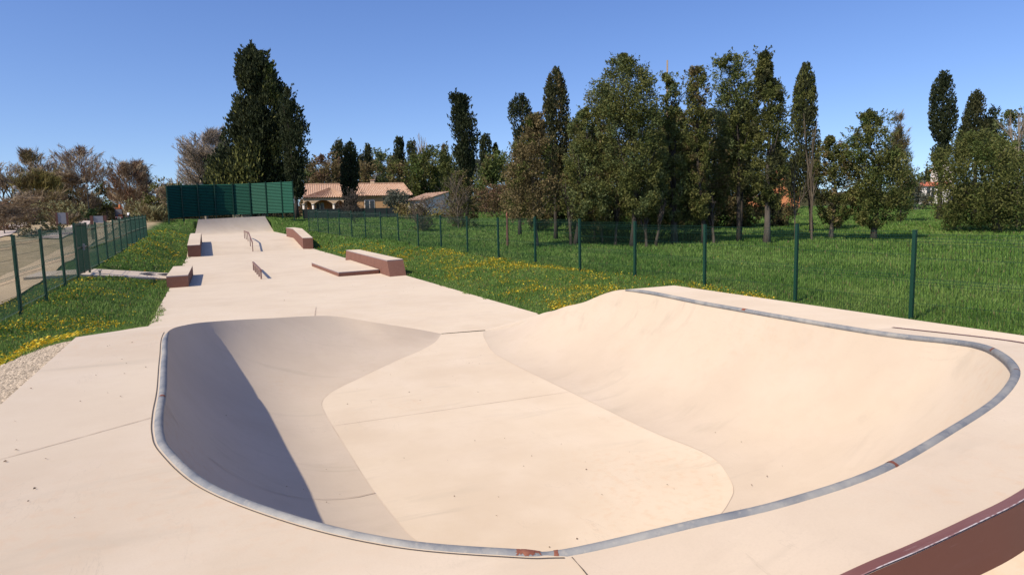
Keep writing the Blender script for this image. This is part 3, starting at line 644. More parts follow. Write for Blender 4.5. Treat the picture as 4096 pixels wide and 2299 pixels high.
    if trunk:
        bk = bark or BARK; m = MB(); tr = tr*.7; ztop = z0+(z1-z0)*(.82 if style != 'twig' else .9); pts_ = []; rads = []
        for k in range(9):
            zz_ = -.2+(ztop+.2)*k/8; o_ = np.interp(zz_, z, off)*min(1, max(0, zz_/(z0+.6*(z1-z0)+.1)))
            pts_.append(RIGHT*(o_+.05*tr*math.sin(k*2.1))+np.array([0, 0, zz_])); rads.append(tr*(1.35 if k == 0 else 1)*(1-.82*(k/8)))
        m.tube(pts_, rads, 8); m.build('trunk', bk, t, True)
        if limbs:
            m = MB()
            for k in range(limbs):
                zb = z0+(z1-z0)*random.uniform(-.05, .62); 
                zb = max(zb, .25*z0+.15); c0 = np.interp(zb, z, off)*min(1, max(0, zb/(z0+.6*(z1-z0)+.1))); an = random.uniform(0, 2*PI)
                ze = zb+(z1-z0)*random.uniform(.12, .34); re = np.interp(ze, z, rad)*random.uniform(.6, 1.0); oe = np.interp(ze, z, off)
                p0 = RIGHT*c0+np.array([0, 0, zb]); p2 = RIGHT*(oe+re*math.cos(an))+FWD*re*math.sin(an)*depth+np.array([0, 0, ze]); pm = (p0+p2)/2+np.array([0, 0, -.06*(z1-z0)*random.random()])+rng.normal(0, .05*re+.01, 3)
                m.tube([p0, pm, p2], [tr*.38, tr*.24, tr*.07], 5)
            m.build('limbs', bk, t, True)
    return t
def bare_tree(label, cat, px, height_px, width_px, dist=None, pal='bare', levels=5, seed=1, nb=4, tr=.15, bark=None, name='bare_tree', group=None, up=.55, first=.35, thick=1.0, base_z=None):
    rnd = np.random.default_rng(seed)
    if dist is None: X, Y = on_ground(*px); D = float(np.array([X, Y, 0])@FWD)
    else: X, Y, _ = at_dist(px[0], px[1], dist); D = dist
    gz = float(ground_z(np.array(X), np.array(Y))) if base_z is None else base_z
    Ht = height_px*D/F; Wd = width_px*D/F; pxm = D/663
    t = thing(name, label, cat, (X, Y, gz), 0, group)
    segs = []
    def grow(p, d, L, r, lev):
        n_ = 3 if lev < 2 else 2; q = p
        for k in range(n_):
            d2 = d+rnd.normal(0, .10+.03*lev, 3); d2 /= np.linalg.norm(d2); q2 = q+d2*L/n_; segs.append((q, q2, r*(1-.35*k/n_), r*(1-.35*(k+1)/n_), lev)); 
            if lev < levels:
                for _ in range(nb if lev else nb):
                    if rnd.random() < (.75 if lev else (1 if k >= n_*first else 0)):
                        an = rnd.uniform(0, 2*PI); sd = np.array([math.cos(an), math.sin(an), 0]); spread = min(1.4, Wd/Ht*1.1)
                        dd = d2*up+sd*spread*rnd.uniform(.5, 1.1)+np.array([0, 0, .25]); dd /= np.linalg.norm(dd)
                        grow(q+(q2-q)*rnd.uniform(.2, 1), dd, L*rnd.uniform(.45, .68), r*.5, lev+1)
            q, d = q2, d2
            if len(segs) > 9000: return
    grow(np.array([0, 0, -.15]), np.array([0, 0, 1.0]), Ht*.62, tr, 0)
    S = [s for s in segs]; zmax = max(s[1][2] for s in S); wmax = np.percentile([abs(float(s[1]@RIGHT)) for s in S], 97)
    sc = np.array([Wd/2/max(wmax, .01)]*2+[Ht/zmax])
    sc[:2] = np.clip(sc[:2], .4, 2.2)
    for nm, sel in (('trunk', [s for s in S if s[4] <= 1]), ('crown', [s for s in S if s[4] > 1])):
        if not sel: continue
        p0 = np.array([s[0]*sc for s in sel]); p1 = np.array([s[1]*sc for s in sel]); r0 = np.maximum(np.array([s[2] for s in sel]), .16*pxm*thick); r1 = np.maximum(np.array([s[3] for s in sel]), .14*pxm*thick)
        dv = p1-p0; dv /= np.linalg.norm(dv, axis=1, keepdims=True)+1e-9; a = np.cross(dv, np.array([.3, .5, .81])); a /= np.linalg.norm(a, axis=1, keepdims=True)+1e-9; b = np.cross(dv, a)
        n_ = len(sel); v = np.empty((n_, 6, 3))
        for j in range(3):
            an = 2*PI*j/3; o_ = a*math.cos(an)+b*math.sin(an); v[:, j] = p0+o_*r0[:, None]; v[:, 3+j] = p1+o_*r1[:, None]
        f = (np.arange(n_)[:, None, None]*6+np.array([[0, 1, 4, 3], [1, 2, 5, 4], [2, 0, 3, 5]])[None]).reshape(-1, 4)
        pl = np.array(PAL[pal]); col = pl[rnd.integers(0, 3, n_)]*rnd.uniform(.8, 1.15, (n_, 1)); col = np.repeat(col, 6, 0)
        obj(nm, v.reshape(-1, 3), f, TWIG if (bark is None or nm == 'crown') else bark, t, cols=col)
    return t
# ------------------------------------------------------------------ the trees
g_ = (2000, 200, 1.607); r_ = (3000, 200, 1.607); b_ = (1250, 500, 3.22); l_ = (0, 560, 3.435); c_ = (800, 150, 2.224); f_ = (0, 500, 2.891)
GRV = 'cypresses and junipers of the meadow grove'
# big pair behind the screen
tree('huge dark shaggy cypress with a wide skirt, directly behind the green screen', 'cypress', (1016, 850), [(105, 425, 475), (130, 390, 545), (200, 355, 620), (270, 360, 650), (330, 345, 670), (400, 345, 690), (445, 390, 720), (485, 350, 740), (560, 335, 730), (660, 315, 715), (740, 280, 740), (840, 245, 790), (950, 240, 800), (1050, 150, 810), (1120, 95, 815), (1200, 80, 820), (1300, 60, 820), (1420, 70, 800)], c_, 90, 'cyp', 1.5, 'cyp', tr=.5, clump=1.0, name='cypress', group='dark cypress pair behind the screen', mixpal=('olive', .12), leaf=1.25, rag=1.3)
tree('narrower dark cypress leaning on the right side of the huge shaggy cypress', 'cypress', (1185, 850), [(455, 765, 785), (560, 735, 830), (650, 715, 885), (780, 715, 930), (860, 715, 950), (1000, 735, 945), (1100, 750, 950), (1200, 770, 935), (1300, 790, 925), (1400, 825, 912)], c_, 86, 'cyp', 1.3, 'cyp', tr=.4, name='cypress', group='dark cypress pair behind the screen', rag=.8)
# behind / around the house
CB = 'cypress tops behind the tiled house'
tree('dark cypress top left of the black column in front of the house', 'cypress', (1348, 845), [(155, 310, 355), (200, 280, 378), (280, 258, 385), (360, 232, 390), (420, 240, 388), (520, 250, 390), (700, 260, 390)], b_, 135, 'cypb', 1.2, 'cyp', name='cypress', group=CB, tr=.3)
tree('black dense column cypress standing in front of the tiled house', 'cypress', (1402, 858), [(215, 490, 530), (240, 425, 550), (300, 400, 558), (400, 392, 578), (500, 378, 590), (560, 366, 603), (650, 362, 600), (750, 370, 590), (850, 388, 575), (960, 405, 560), (1080, 425, 540)], b_, 100, 'cyp', 1.5, 'cyp', name='cypress', tr=.3)
tree('short blunt cypress top right of the black column cypress', 'cypress', (1467, 845), [(222, 672, 728), (260, 652, 742), (350, 650, 750), (400, 645, 768), (455, 655, 778), (600, 660, 770)], b_, 138, 'cypb', 1.2, 'cyp', name='cypress', group=CB, tr=.3)
tree('little dark cypress top half hidden beside the black column cypress', 'cypress', (1440, 845), [(340, 595, 638), (400, 582, 650), (470, 588, 650), (600, 590, 650)], b_, 145, 'cypb', 1.1, 'cyp', name='cypress', group=CB, tr=.25)
tree('flat topped cypress above the chimney, left one of two twin tops', 'cypress', (1595, 845), [(190, 1078, 1162), (220, 1045, 1166), (300, 1040, 1175), (360, 1038, 1192), (420, 1040, 1180), (520, 1060, 1180)], b_, 138, 'cyp', 1.25, 'cyp', name='cypress', group=CB, tr=.3)
tree('flat topped cypress right of the chimney, right one of two twin tops', 'cypress', (1649, 845), [(200, 1250, 1310), (230, 1222, 1325), (300, 1212, 1345), (370, 1216, 1358), (440, 1230, 1340), (560, 1240, 1330)], b_, 138, 'cyp', 1.25, 'cyp', name='cypress', group=CB, tr=.3)
tree('olive brown pointed cypress top between the dead tree and the tall lobed cypress', 'cypress', (1778, 845), [(235, 1695, 1725), (280, 1662, 1745), (340, 1645, 1752), (420, 1640, 1757), (520, 1640, 1760), (640, 1645, 1750)], b_, 132, 'cypb', 1.1, 'cyp', name='cypress', group=CB, tr=.3, mixpal=('brown', .3))
tree('tall lobed dark cypress standing clear in the middle of the sky', 'cypress', (1868, 835), [(-415, 1750, 1790), (-395, 1720, 1975), (-340, 1770, 2010), (-250, 1790, 2040), (-160, 1760, 2040), (-100, 1800, 2040), (-30, 1790, 2130), (60, 1760, 2150), (130, 1765, 2145), (200, 1795, 2135), (260, 1805, 2095), (330, 1795, 2100), (400, 1840, 2085), (500, 1885, 2065), (600, 1905, 2055), (700, 1920, 2040), (900, 1940, 2020)], b_, 82, 'cyp', 1.6, 'cyp', name='cypress', tr=.3, clump=1.3, gap=.03, rag=.6)
tree('dark mid-height cypress just right of the tall lobed cypress', 'cypress', (1942, 840), [(118, 2222, 2280), (150, 2182, 2285), (240, 2142, 2300), (320, 2150, 2315), (400, 2150, 2310), (480, 2180, 2300), (640, 2190, 2290)], b_, 105, 'cyp', 1.2, 'cyp', name='cypress', group=CB, tr=.3)
tree('small round cypress touching the right side of the mid-height cypress', 'cypress', (1978, 840), [(230, 2330, 2370), (270, 2310, 2380), (340, 2308, 2382), (440, 2310, 2370), (600, 2310, 2370)], b_, 106, 'cyp', 1.2, 'cyp', name='cypress', group=CB, tr=.25)
WD = 'scrubby trees behind the tiled house'
for (cx, yt, hw, pal_, mx, lb) in ((1275, 655, 80, 'brown', 'red', 'leaf brown scrub tree far behind the left porch end of the tiled house'), (1395, 640, 75, 'brown', 'olive', 'brown scrub tree far behind the black column cypress'), (1490, 650, 70, 'brown', 'sparse', 'brown green scrub tree left of the roof chimney'),
        (1580, 635, 75, 'olive', 'brown', 'olive scrub tree under the flat topped twin cypresses'), (1690, 650, 90, 'olive', 'green', 'dense olive scrub tree behind the right roof end'), (1800, 640, 85, 'olive', 'brown', 'scrub tree left behind the tall lobed cypress'), (1905, 650, 70, 'greyg', 'olive', 'greyish scrub tree right behind the tall lobed cypress'), (2010, 655, 80, 'olive', 'brown', 'scrub tree between the lobed cypress and the grove')):
    tree(lb, 'tree', (cx, 850), [(yt, cx-.3*hw, cx+.3*hw), (yt+25, cx-.7*hw, cx+.7*hw), (yt+60, cx-hw, cx+hw), (yt+120, cx-1.1*hw, cx+1.1*hw), (yt+200, cx-1.1*hw, cx+1.1*hw)], (0, 0, 1), 146, pal_, 1.0, group=WD, clump=.8, mixpal=(mx, .4), limbs=3)
tree('brown leafless looking broad tree behind the left half of the tiled house', 'tree', (1320, 850), [(400, 110, 200), (440, 50, 290), (500, 20, 370), (580, -10, 385), (680, -30, 385), (770, -30, 385), (900, -30, 380)], b_, 128, 'brown', 1.0, group=WD, mixpal=('red', .35), clump=1.2)
tree('greyish green tree edge peeping out beside the huge dark cypress', 'tree', (1225, 850), [(440, -60, 10), (500, -110, 40), (600, -120, 40), (760, -120, 30), (900, -110, 30)], b_, 132, 'brown', .9, group=WD, mixpal=('sparse', .5))
tree('rounded brown green tree between black column cypress and chimney', 'tree', (1460, 850), [(470, 640, 770), (540, 600, 800), (650, 590, 810), (760, 600, 820), (900, 610, 800)], b_, 126, 'brown', 1.0, group=WD, mixpal=('olive', .45))
tree('airy grey green tree rising behind the chimney', 'tree', (1540, 850), [(345, 820, 880), (390, 790, 950), (470, 785, 1010), (560, 795, 1030), (650, 830, 1040), (780, 850, 1050), (900, 860, 1040)], b_, 130, 'sparse', .62, group=WD, clump=.7, gap=.15)
tree('dark brown bare crowned tree behind the right end of the roof', 'tree', (1590, 850), [(480, 1010, 1170), (560, 1000, 1200), (650, 1000, 1190), (760, 1010, 1200), (880, 1030, 1180)], b_, 124, 'brown', 1.0, group=WD, mixpal=('olive', .25))
tree('broad olive green tree right of the tiled house', 'tree', (1690, 850), [(300, 1460, 1590), (350, 1390, 1630), (420, 1260, 1650), (500, 1205, 1670), (600, 1200, 1690), (700, 1190, 1690), (800, 1230, 1650), (900, 1280, 1600), (1020, 1300, 1580)], b_, 116, 'olive', 1.0, group=WD, clump=1.2, mixpal=('green', .3))
tree('mixed olive tree left of the tall lobed cypress base', 'tree', (1800, 850), [(340, 1600, 1660), (420, 1600, 1850), (520, 1640, 1900), (650, 1660, 1930), (800, 1700, 1950), (950, 1720, 1940)], b_, 112, 'olive', .9, group=WD, mixpal=('sparse', .3))
tree('green leafy tree filling the gap right of the tall lobed cypress', 'tree', (1975, 850), [(350, 2370, 2430), (420, 2220, 2480), (500, 2160, 2500), (620, 2150, 2500), (750, 2110, 2520), (860, 2100, 2560), (1000, 2130, 2540)], b_, 96, 'green', 1.0, group=WD, mixpal=('brown', .2))
bare_tree('pale dead tree with drooping fine twigs above the scrub right of the chimney', 'bare tree', (1697, 850), 318, 45, 125, 'barey', 3, 11, nb=5, tr=.12, up=.5, first=.3)
tree('low brown hedge of dry brush right of the small shed', 'hedge', (2000, 870), [(800, 2300, 2900), (850, 2120, 2980), (900, 2080, 3000), (980, 2060, 3050), (1100, 2060, 3100)], b_, 78, 'brown', .9, group=None, trunk=False, name='hedge', mixpal=('red', .4), depth=.35)
# shrubs near the fence
SH = 'shrubs beyond the right fence'
tree('tall olive willow shrub with bare stems beside the small shed', 'shrub', (1850, 950), [(430, 1500, 1560), (520, 1470, 1620), (640, 1440, 1680), (760, 1430, 1690), (860, 1440, 1690), (960, 1450, 1680)], (1150, 500, 2.224), 52, 'olive', .8, 'leaf', name='shrub', group=SH, tr=.05, clump=.45, gap=.25, limbs=14, bark=BARKP, mixpal=('brown', .35))
bare_tree('bare twiggy bush among the tall olive willow shrub by the shed', 'bare shrub', (1835, 955), 230, 140, 50, 'stem', 2, 21, nb=5, tr=.04, name='bare_shrub', up=.6, first=0)
bare_tree('bare brown shrub just in front of the black column cypress', 'bare shrub', (1425, 905), 150, 105, 62, 'dark', 3, 22, nb=4, tr=.025, name='bare_shrub', up=.6, first=0)
tree('small dark bush behind the right fence left of the bare stems', 'shrub', (1697, 958), [(800, 1170, 1240), (850, 1140, 1280), (920, 1140, 1280), (1000, 1160, 1260)], (1150, 500, 2.224), 47, 'olive', .35, name='shrub', group=SH, tr=.03, limbs=8, gap=.3, clump=.5)
bare_tree('bare spreading bush behind the right fence left of the willow shrub', 'bare shrub', (1690, 958), 150, 110, 46, 'stem', 3, 23, nb=4, tr=.03, name='bare_shrub', up=.55, first=0)
tree('silvery olive tree in front of the right end of the tiled house', 'olive tree', (1597, 862), [(350, 1510, 1760), (400, 1430, 1830), (460, 1400, 1850), (530, 1400, 1760), (600, 1450, 1700)], (1180, 680, 3.903), 92, 'greyg', 1.1, name='olive_tree', tr=.12)
tree('dry yellowish brush under the small shed', 'shrub', (1650, 880), [(570, 1640, 1760), (625, 1580, 2420), (690, 1560, 2450), (760, 1600, 2400)], (1180, 680, 3.903), 76, 'brown', .9, name='shrub', group=SH, trunk=False, mixpal=('yel', .4), depth=.3)
bare_tree('bare bush with curved branches in front of the small shed wall', 'bare shrub', (1790, 905), 120, 170, 60, 'stem', 2, 27, nb=5, tr=.035, name='bare_shrub', up=.5, first=0)
# the grove
tree('dark ragged leaning cypress at the left end of the grove', 'cypress', (2080, 980), [(300, 100, 160), (330, 62, 185), (400, 52, 205), (450, 55, 213), (500, 70, 213), (560, 90, 208), (620, 92, 190), (720, 95, 185), (900, 90, 180)], g_, 39, 'cyp', 1.0, 'cyp', name='cypress', group=GRV, clump=1.2, gap=.08)
tree('tall rounded column cypress near the left end of the grove', 'cypress', (2224, 980), [(130, 335, 378), (160, 315, 400), (200, 302, 414), (250, 287, 424), (320, 281, 440), (400, 281, 444), (470, 286, 440), (560, 290, 432), (700, 290, 422), (900, 295, 415)], g_, 36, 'cypb', 1.25, 'cyp', name='cypress', group=GRV, mixpal=('brown', .15))
tree('wide brown dying thicket in front of the column cypress, left end of the grove', 'juniper', (2150, 985), [(420, 190, 270), (520, 150, 300), (600, 85, 320), (700, 50, 350), (800, 25, 375), (900, 5, 385), (1000, 5, 380), (1070, 30, 350)], g_, None, 'brown', 1.15, name='juniper', group=GRV, clump=.6, gap=.1, tr=.12, limbs=16, bark=BARKP, mixpal=('olive', .25))
tree('thin see-through olive juniper between the brown thicket and the highest juniper', 'juniper', (2299, 985), [(380, 540, 560), (430, 460, 600), (500, 445, 640), (600, 455, 680), (700, 420, 700), (800, 420, 720), (900, 400, 740), (1000, 420, 730), (1080, 460, 720)], g_, None, 'olive', 1.0, name='juniper', group=GRV, clump=.5, gap=.25, limbs=14, mixpal=('sparse', .35))
tree('highest broad juniper in the middle of the grove', 'juniper', (2529, 985), [(45, 735, 825), (80, 695, 870), (120, 690, 960), (180, 645, 985), (230, 570, 1005), (300, 560, 1020), (400, 565, 1050), (500, 640, 1060), (600, 680, 1065), (750, 720, 1070), (900, 740, 1060), (1000, 780, 1040), (1060, 820, 1010)], g_, None, 'olive', 1.15, name='juniper', group=GRV, clump=.7, gap=.14, tr=.2, limbs=14, mixpal=('sparse', .3))
tree('sparse juniper with a bare forked spike, right of the highest juniper', 'juniper', (2697, 977), [(160, 1040, 1070), (200, 1040, 1160), (260, 1035, 1165), (350, 1040, 1160), (450, 1050, 1180), (600, 1050, 1200), (750, 1000, 1220), (900, 1000, 1220), (1000, 1020, 1180), (1080, 1060, 1160)], g_, None, 'olive', .95, name='juniper', group=GRV, clump=.45, gap=.3, tr=.24, limbs=14, mixpal=('sparse', .4))
bare_tree('bare forked dead spike sticking out above the sparse juniper', 'bare tree', (2705, 977), 740, 60, 31.5, 'bared', 2, 31, nb=2, tr=.07, up=.9, first=.7, name='dead_tree')
tree('smooth olive column juniper in the middle right of the grove', 'juniper', (2815, 977), [(120, 1225, 1300), (180, 1192, 1330), (260, 1186, 1340), (350, 1171, 1340), (450, 1166, 1345), (550, 1180, 1358), (700, 1152, 1350), (850, 1152, 1340), (1000, 1200, 1340), (1080, 1260, 1340)], g_, None, 'olive', 1.2, name='juniper', group=GRV, clump=.7, mixpal=('brown', .2))
tree('open crowned leaning juniper left of the pointed cypress', 'juniper', (2955, 967), [(30, 1460, 1520), (70, 1375, 1590), (130, 1355, 1610), (200, 1375, 1640), (300, 1390, 1655), (400, 1375, 1650), (500, 1400, 1640), (600, 1420, 1640), (700, 1430, 1620)], g_, None, 'sparse', .85, name='juniper', group=GRV, clump=.45, gap=.32, tr=.16, limbs=16, mixpal=('olive', .5))
tree('tall pointed cypress with a green shaggy body over a pale trunk', 'cypress', (3067, 972), [(5, 1670, 1712), (40, 1656, 1730), (100, 1649, 1741), (180, 1640, 1752), (220, 1642, 1785), (300, 1612, 1833), (400, 1592, 1868), (500, 1592, 1878), (600, 1600, 1860), (700, 1600, 1875), (800, 1565, 1830), (900, 1640, 1800), (1000, 1660, 1790)], g_, None, 'olive', 1.6, 'leaf', name='cypress', group=GRV, clump=.7, gap=.06, tr=.22, bark=BARKP, mixpal=('cypb', .35))
tree('low bushy olive juniper under the open crowned leaning one', 'juniper', (2837, 975), [(590, 1290, 1440), (640, 1242, 1498), (720, 1217, 1548), (800, 1212, 1558), (850, 1232, 1548), (920, 1262, 1500), (980, 1290, 1450), (1040, 1320, 1420)], g_, 33, 'olive', 1.15, name='juniper', group=GRV, clump=.6, mixpal=('brown', .3))
tree('slim dark column cypress behind the dead thin trunk', 'cypress', (3246, 965), [(100, 340, 380), (130, 326, 404), (200, 301, 408), (300, 286, 424), (400, 279, 424), (480, 271, 428), (560, 264, 438), (700, 252, 438), (850, 242, 428), (950, 252, 418)], r_, 40, 'cypb', 1.2, 'cyp', name='cypress', group=GRV, mixpal=('olive', .3))
bare_tree('thin dead reddish trunk with pale twigs in front of the slim cypress', 'bare tree', (3248, 968), 500, 90, None, 'stem', 2, 41, nb=3, tr=.065, up=.6, first=.25, name='dead_tree')
bare_tree('leaning pale dead stem at the foot of the slim cypress', 'bare tree', (3180, 968), 360, 100, None, 'stem', 2, 43, nb=3, tr=.04, up=.7, first=.3, name='dead_tree')
tree('small olive juniper on a pale stump-like trunk', 'juniper', (3324, 960), [(570, 500, 560), (600, 472, 608), (680, 440, 640), (760, 422, 660), (900, 422, 678), (1000, 442, 678), (1080, 462, 650), (1130, 482, 560)], r_, None, 'olive', 1.15, name='juniper', group=GRV, clump=.6, bark=BARKP, tr=.17, mixpal=('brown', .2))
tree('round bushy olive juniper with its own dark shadow on the meadow', 'juniper', (3495, 962), [(395, 745, 775), (430, 712, 868), (500, 685, 888), (560, 625, 905), (650, 612, 930), (750, 655, 1040), (820, 652, 1055), (900, 662, 1028), (1000, 662, 1010), (1080, 682, 980), (1130, 722, 840)], r_, None, 'olive', 1.15, name='juniper', group=GRV, clump=.7, gap=.08, tr=.22, mixpal=('green', .25))
tree('dark dead spiky conifer peeping out behind the round bushy juniper', 'conifer', (3600, 930), [(420, 962, 975), (500, 930, 985), (600, 905, 1010), (700, 892, 1022), (800, 900, 1030), (950, 900, 1030)], r_, 52, 'cypb', .55, 'twig', name='conifer', mixpal=('brown', .5), tr=.1)
tree('tall dark column cypress standing free on the right', 'cypress', (3756, 900), [(155, 1225, 1275), (180, 1202, 1290), (240, 1177, 1300), (330, 1167, 1310), (420, 1161, 1318), (500, 1171, 1310), (560, 1187, 1300), (600, 1205, 1262), (640, 1168, 1290), (690, 1167, 1260), (750, 1190, 1240), (850, 1200, 1230)], r_, 56, 'cyp', 1.25, 'cyp', name='cypress', tr=.3)
tree('blunt cypress top rising behind the wide round juniper on the right', 'cypress', (3896, 900), [(272, 1428, 1480), (310, 1412, 1498), (400, 1388, 1508), (480, 1368, 1522), (560, 1348, 1538), (700, 1350, 1530)], r_, 56, 'cypb', 1.2, 'cyp', name='cypress', tr=.3)
tree('small dark cypress knob between the blunt top and the sparse top at the right edge', 'cypress', (3980, 900), [(365, 1558, 1600), (400, 1532, 1611), (450, 1532, 1603), (520, 1510, 1590), (600, 1500, 1640), (720, 1520, 1620)], r_, 55, 'cyp', 1.1, 'cyp', name='cypress', tr=.25)
tree('wide round olive juniper at the right edge of the meadow', 'juniper', (3989, 928), [(530, 1385, 1480), (580, 1315, 1600), (650, 1235, 1700), (750, 1195, 1765), (850, 1185, 1770), (950, 1195, 1775), (1050, 1235, 1780), (1110, 1290, 1780)], r_, None, 'olive', 1.2, name='juniper', clump=1.0, tr=.3, bark=BARKP, mixpal=('green', .3), gap=.04)
tree('airy grey green juniper with bare tips at the very right edge', 'juniper', (4085, 930), [(400, 1640, 1700), (450, 1610, 1800), (520, 1570, 1830), (620, 1600, 1880), (750, 1640, 1920), (900, 1660, 1930), (1060, 1680, 1920)], r_, 43, 'sparse', .75, name='juniper', clump=.5, gap=.28, limbs=14, bark=BARKP, mixpal=('olive', .4))
bare_tree('bare pale branches reaching up out of the juniper at the very right edge', 'bare tree', (4065, 930), 520, 130, 41.5, 'barey', 3, 47, nb=3, tr=.1, up=.8, first=.5, name='dead_tree')
tree('far slender cypress beside the white gabled house', 'cypress', (3712, 850), [(770, 1130, 1150), (800, 1122, 1152), (860, 1120, 1155), (960, 1120, 1155)], r_, 170, 'cypb', 1.2, 'cyp', name='cypress', tr=.2)
tree('grey brown bush on the far rim of the meadow between the two junipers', 'shrub', (3690, 862), [(860, 1010, 1080), (900, 1010, 1130), (960, 1005, 1150), (1030, 1000, 1150)], r_, 92, 'brown', .9, name='shrub', trunk=False, mixpal=('greyg', .5))
tree('dark low hedge behind the grove in front of the orange house', 'hedge', (3000, 880), [(1010, 1350, 1420), (1025, 1250, 1900), (1060, 1230, 1920), (1090, 1230, 1920)], g_, 70, 'cypb', .9, name='hedge', trunk=False, depth=.2)
tree('distant green treeline strip right of the far slender cypress', 'hedge', (3680, 850), [(805, 1060, 1110), (820, 1040, 1190), (900, 1030, 1190)], r_, 210, 'green', 1.0, name='hedge', trunk=False, depth=.3)
tree('ragged undergrowth of dark stems at the foot of the highest juniper', 'shrub', (2560, 985), [(1060, 450, 1320), (1100, 420, 1350), (1200, 430, 1360), (1260, 440, 1340)], g_, 32.5, 'cypb', .5, 'twig', name='shrub', trunk=False, depth=.3, mixpal=('olive', .5))
tree('olive brown thicket filling the grove between the thin see-through and the highest juniper', 'juniper', (2380, 983), [(560, 520, 660), (650, 440, 720), (760, 400, 790), (900, 385, 810), (1000, 400, 800), (1080, 440, 780)], g_, 35.5, 'olive', 1.15, name='juniper', group=GRV, clump=.5, gap=.1, mixpal=('brown', .4), tr=.12, limbs=10)
tree('dark dense thicket behind the sparse juniper and the smooth column juniper', 'juniper', (2700, 975), [(520, 990, 1200), (620, 960, 1240), (750, 950, 1270), (900, 950, 1270), (1000, 970, 1260), (1080, 1010, 1240)], g_, 36, 'olive', 1.15, name='juniper', group=GRV, clump=.6, mixpal=('cypb', .5), tr=.12, limbs=8)
tree('dark undergrown juniper between the open crowned one and the pointed cypress', 'juniper', (2960, 970), [(480, 1430, 1640), (600, 1420, 1650), (700, 1400, 1650), (820, 1440, 1650), (920, 1500, 1640)], g_, 36.5, 'cypb', 1.1, name='juniper', group=GRV, clump=.7, mixpal=('olive', .4), tr=.12)
tree('low bright olive sprays at the foot of the thicket left of the highest juniper', 'juniper', (2420, 980), [(960, 590, 760), (1020, 560, 790), (1080, 580, 770), (1140, 620, 730)], g_, 31, 'olive', .8, name='juniper', group=GRV, clump=.4, gap=.2, mixpal=('brown', .4), tr=.05, trunk=False)
tree('low bright olive sprays between the highest and the sparse juniper', 'juniper', (2610, 980), [(880, 960, 1010), (960, 930, 1050), (1030, 920, 1080), (1080, 950, 1070)], g_, 31, 'olive', .9, name='juniper', group=GRV, clump=.4, gap=.15, mixpal=('yel', .2), tr=.05, trunk=False)
BK = 'dark junipers in the back row of the grove'
for (cx, yt, hw, D_, pal_, lb) in ((2150, 520, 95, 44, 'brown', 'brownish back row juniper behind the dying thicket'), (2300, 500, 110, 46, 'olive', 'back row juniper seen through the thin see-through juniper'), (2410, 430, 110, 45, 'olive', 'back row juniper left behind the highest juniper'),
        (2600, 440, 105, 46, 'cypb', 'dark back row juniper right behind the highest juniper'), (2715, 455, 110, 44, 'olive', 'back row juniper behind the sparse forked juniper'), (2860, 445, 120, 45, 'cypb', 'dark back row juniper between the smooth column and the open crowned one'), (2975, 400, 80, 46, 'olive', 'back row juniper behind the open crowned leaning one'),
        (3115, 560, 62, 47, 'cypb', 'narrow dark back row juniper between the pointed cypress and the slim cypress')):
    tree(lb, 'juniper', (cx, 965), [(yt, cx-.25*hw, cx+.2*hw), (yt+50, cx-.6*hw, cx+.65*hw), (yt+110, cx-.9*hw, cx+.85*hw), (yt+200, cx-hw, cx+hw), (yt+290, cx-1.05*hw, cx+hw), (800, cx-hw, cx+.95*hw), (870, cx-.8*hw, cx+.8*hw), (905, cx-.6*hw, cx+.6*hw)], (0, 0, 1), D_, pal_, 1.1 if cx < 3100 else .6, name='juniper', group=BK, clump=.6, gap=.08 if cx < 3100 else .35, tr=.14, mixpal=('brown', .3))
# extra grove stems
for k, (x, y, h_, s_, lb) in enumerate([(2285, 985, 260, 51, 'slim dark double stem under the thin see-through juniper'), (2412, 978, 250, 52, 'slim grey stem left of the highest juniper trunk'), (2462, 982, 240, 53, 'thin pair of stems just left of the highest juniper trunk'),
        (2588, 985, 230, 54, 'short crooked stem just right of the highest juniper trunk'), (2622, 985, 220, 55, 'thin twisted stem midway between the highest and the sparse juniper'), (2857, 977, 220, 56, 'slim stem beside the smooth olive column juniper')]):
    bare_tree(lb, 'tree', (x, y), h_, 70, None, 'dark', 2, s_, nb=3, tr=.09, up=.8, first=.3, name='slim_tree', group='slim dark stems under the grove')
# left background
LB = 'leafless trees far left'
for k, (x, yt, w, s_, lb) in enumerate([(20, 610, 130, 61, 'leafless tall tree cut by the left edge of the picture'), (75, 600, 120, 62, 'leafless tall tree second from the left edge'), (128, 612, 130, 63, 'leafless tall tree left of the yellowish willow')]):
    bare_tree(lb, 'bare tree', (x, 850), 850-yt, w, 150, 'bare', 5, s_, nb=3, tr=.3, up=.95, first=.4, group=LB, bark=BARK)
tree('wide purplish brown leafless crown behind the yellowish willow', 'bare tree', (215, 850), [(180, 300, 470), (215, 255, 560), (270, 235, 650), (350, 235, 770), (430, 245, 860), (540, 600, 980), (650, 660, 1010), (800, 700, 1010)], l_, 165, 'bared', 1.0, 'twig', name='bare_tree', group=LB, tr=.4, bark=BARKP, mixpal=('brown', .5), limbs=12)
tree('yellow olive weeping willow dome left of the plane tree', 'willow', (150, 860), [(470, 500, 620), (500, 380, 680), (550, 280, 730), (620, 250, 765), (720, 255, 790), (830, 275, 800), (960, 290, 800)], l_, 120, 'yel', 1.35, 'twig', name='willow', tr=.4, clump=1.0, mixpal=('brown', .3))
bare_tree('big rounded bare plane tree with two trunks against the sky on the left', 'bare tree', (345, 800), 800-596, 200, 150, 'bared', 5, 64, nb=5, tr=.42, up=.75, first=.35, group=LB, bark=BARK)
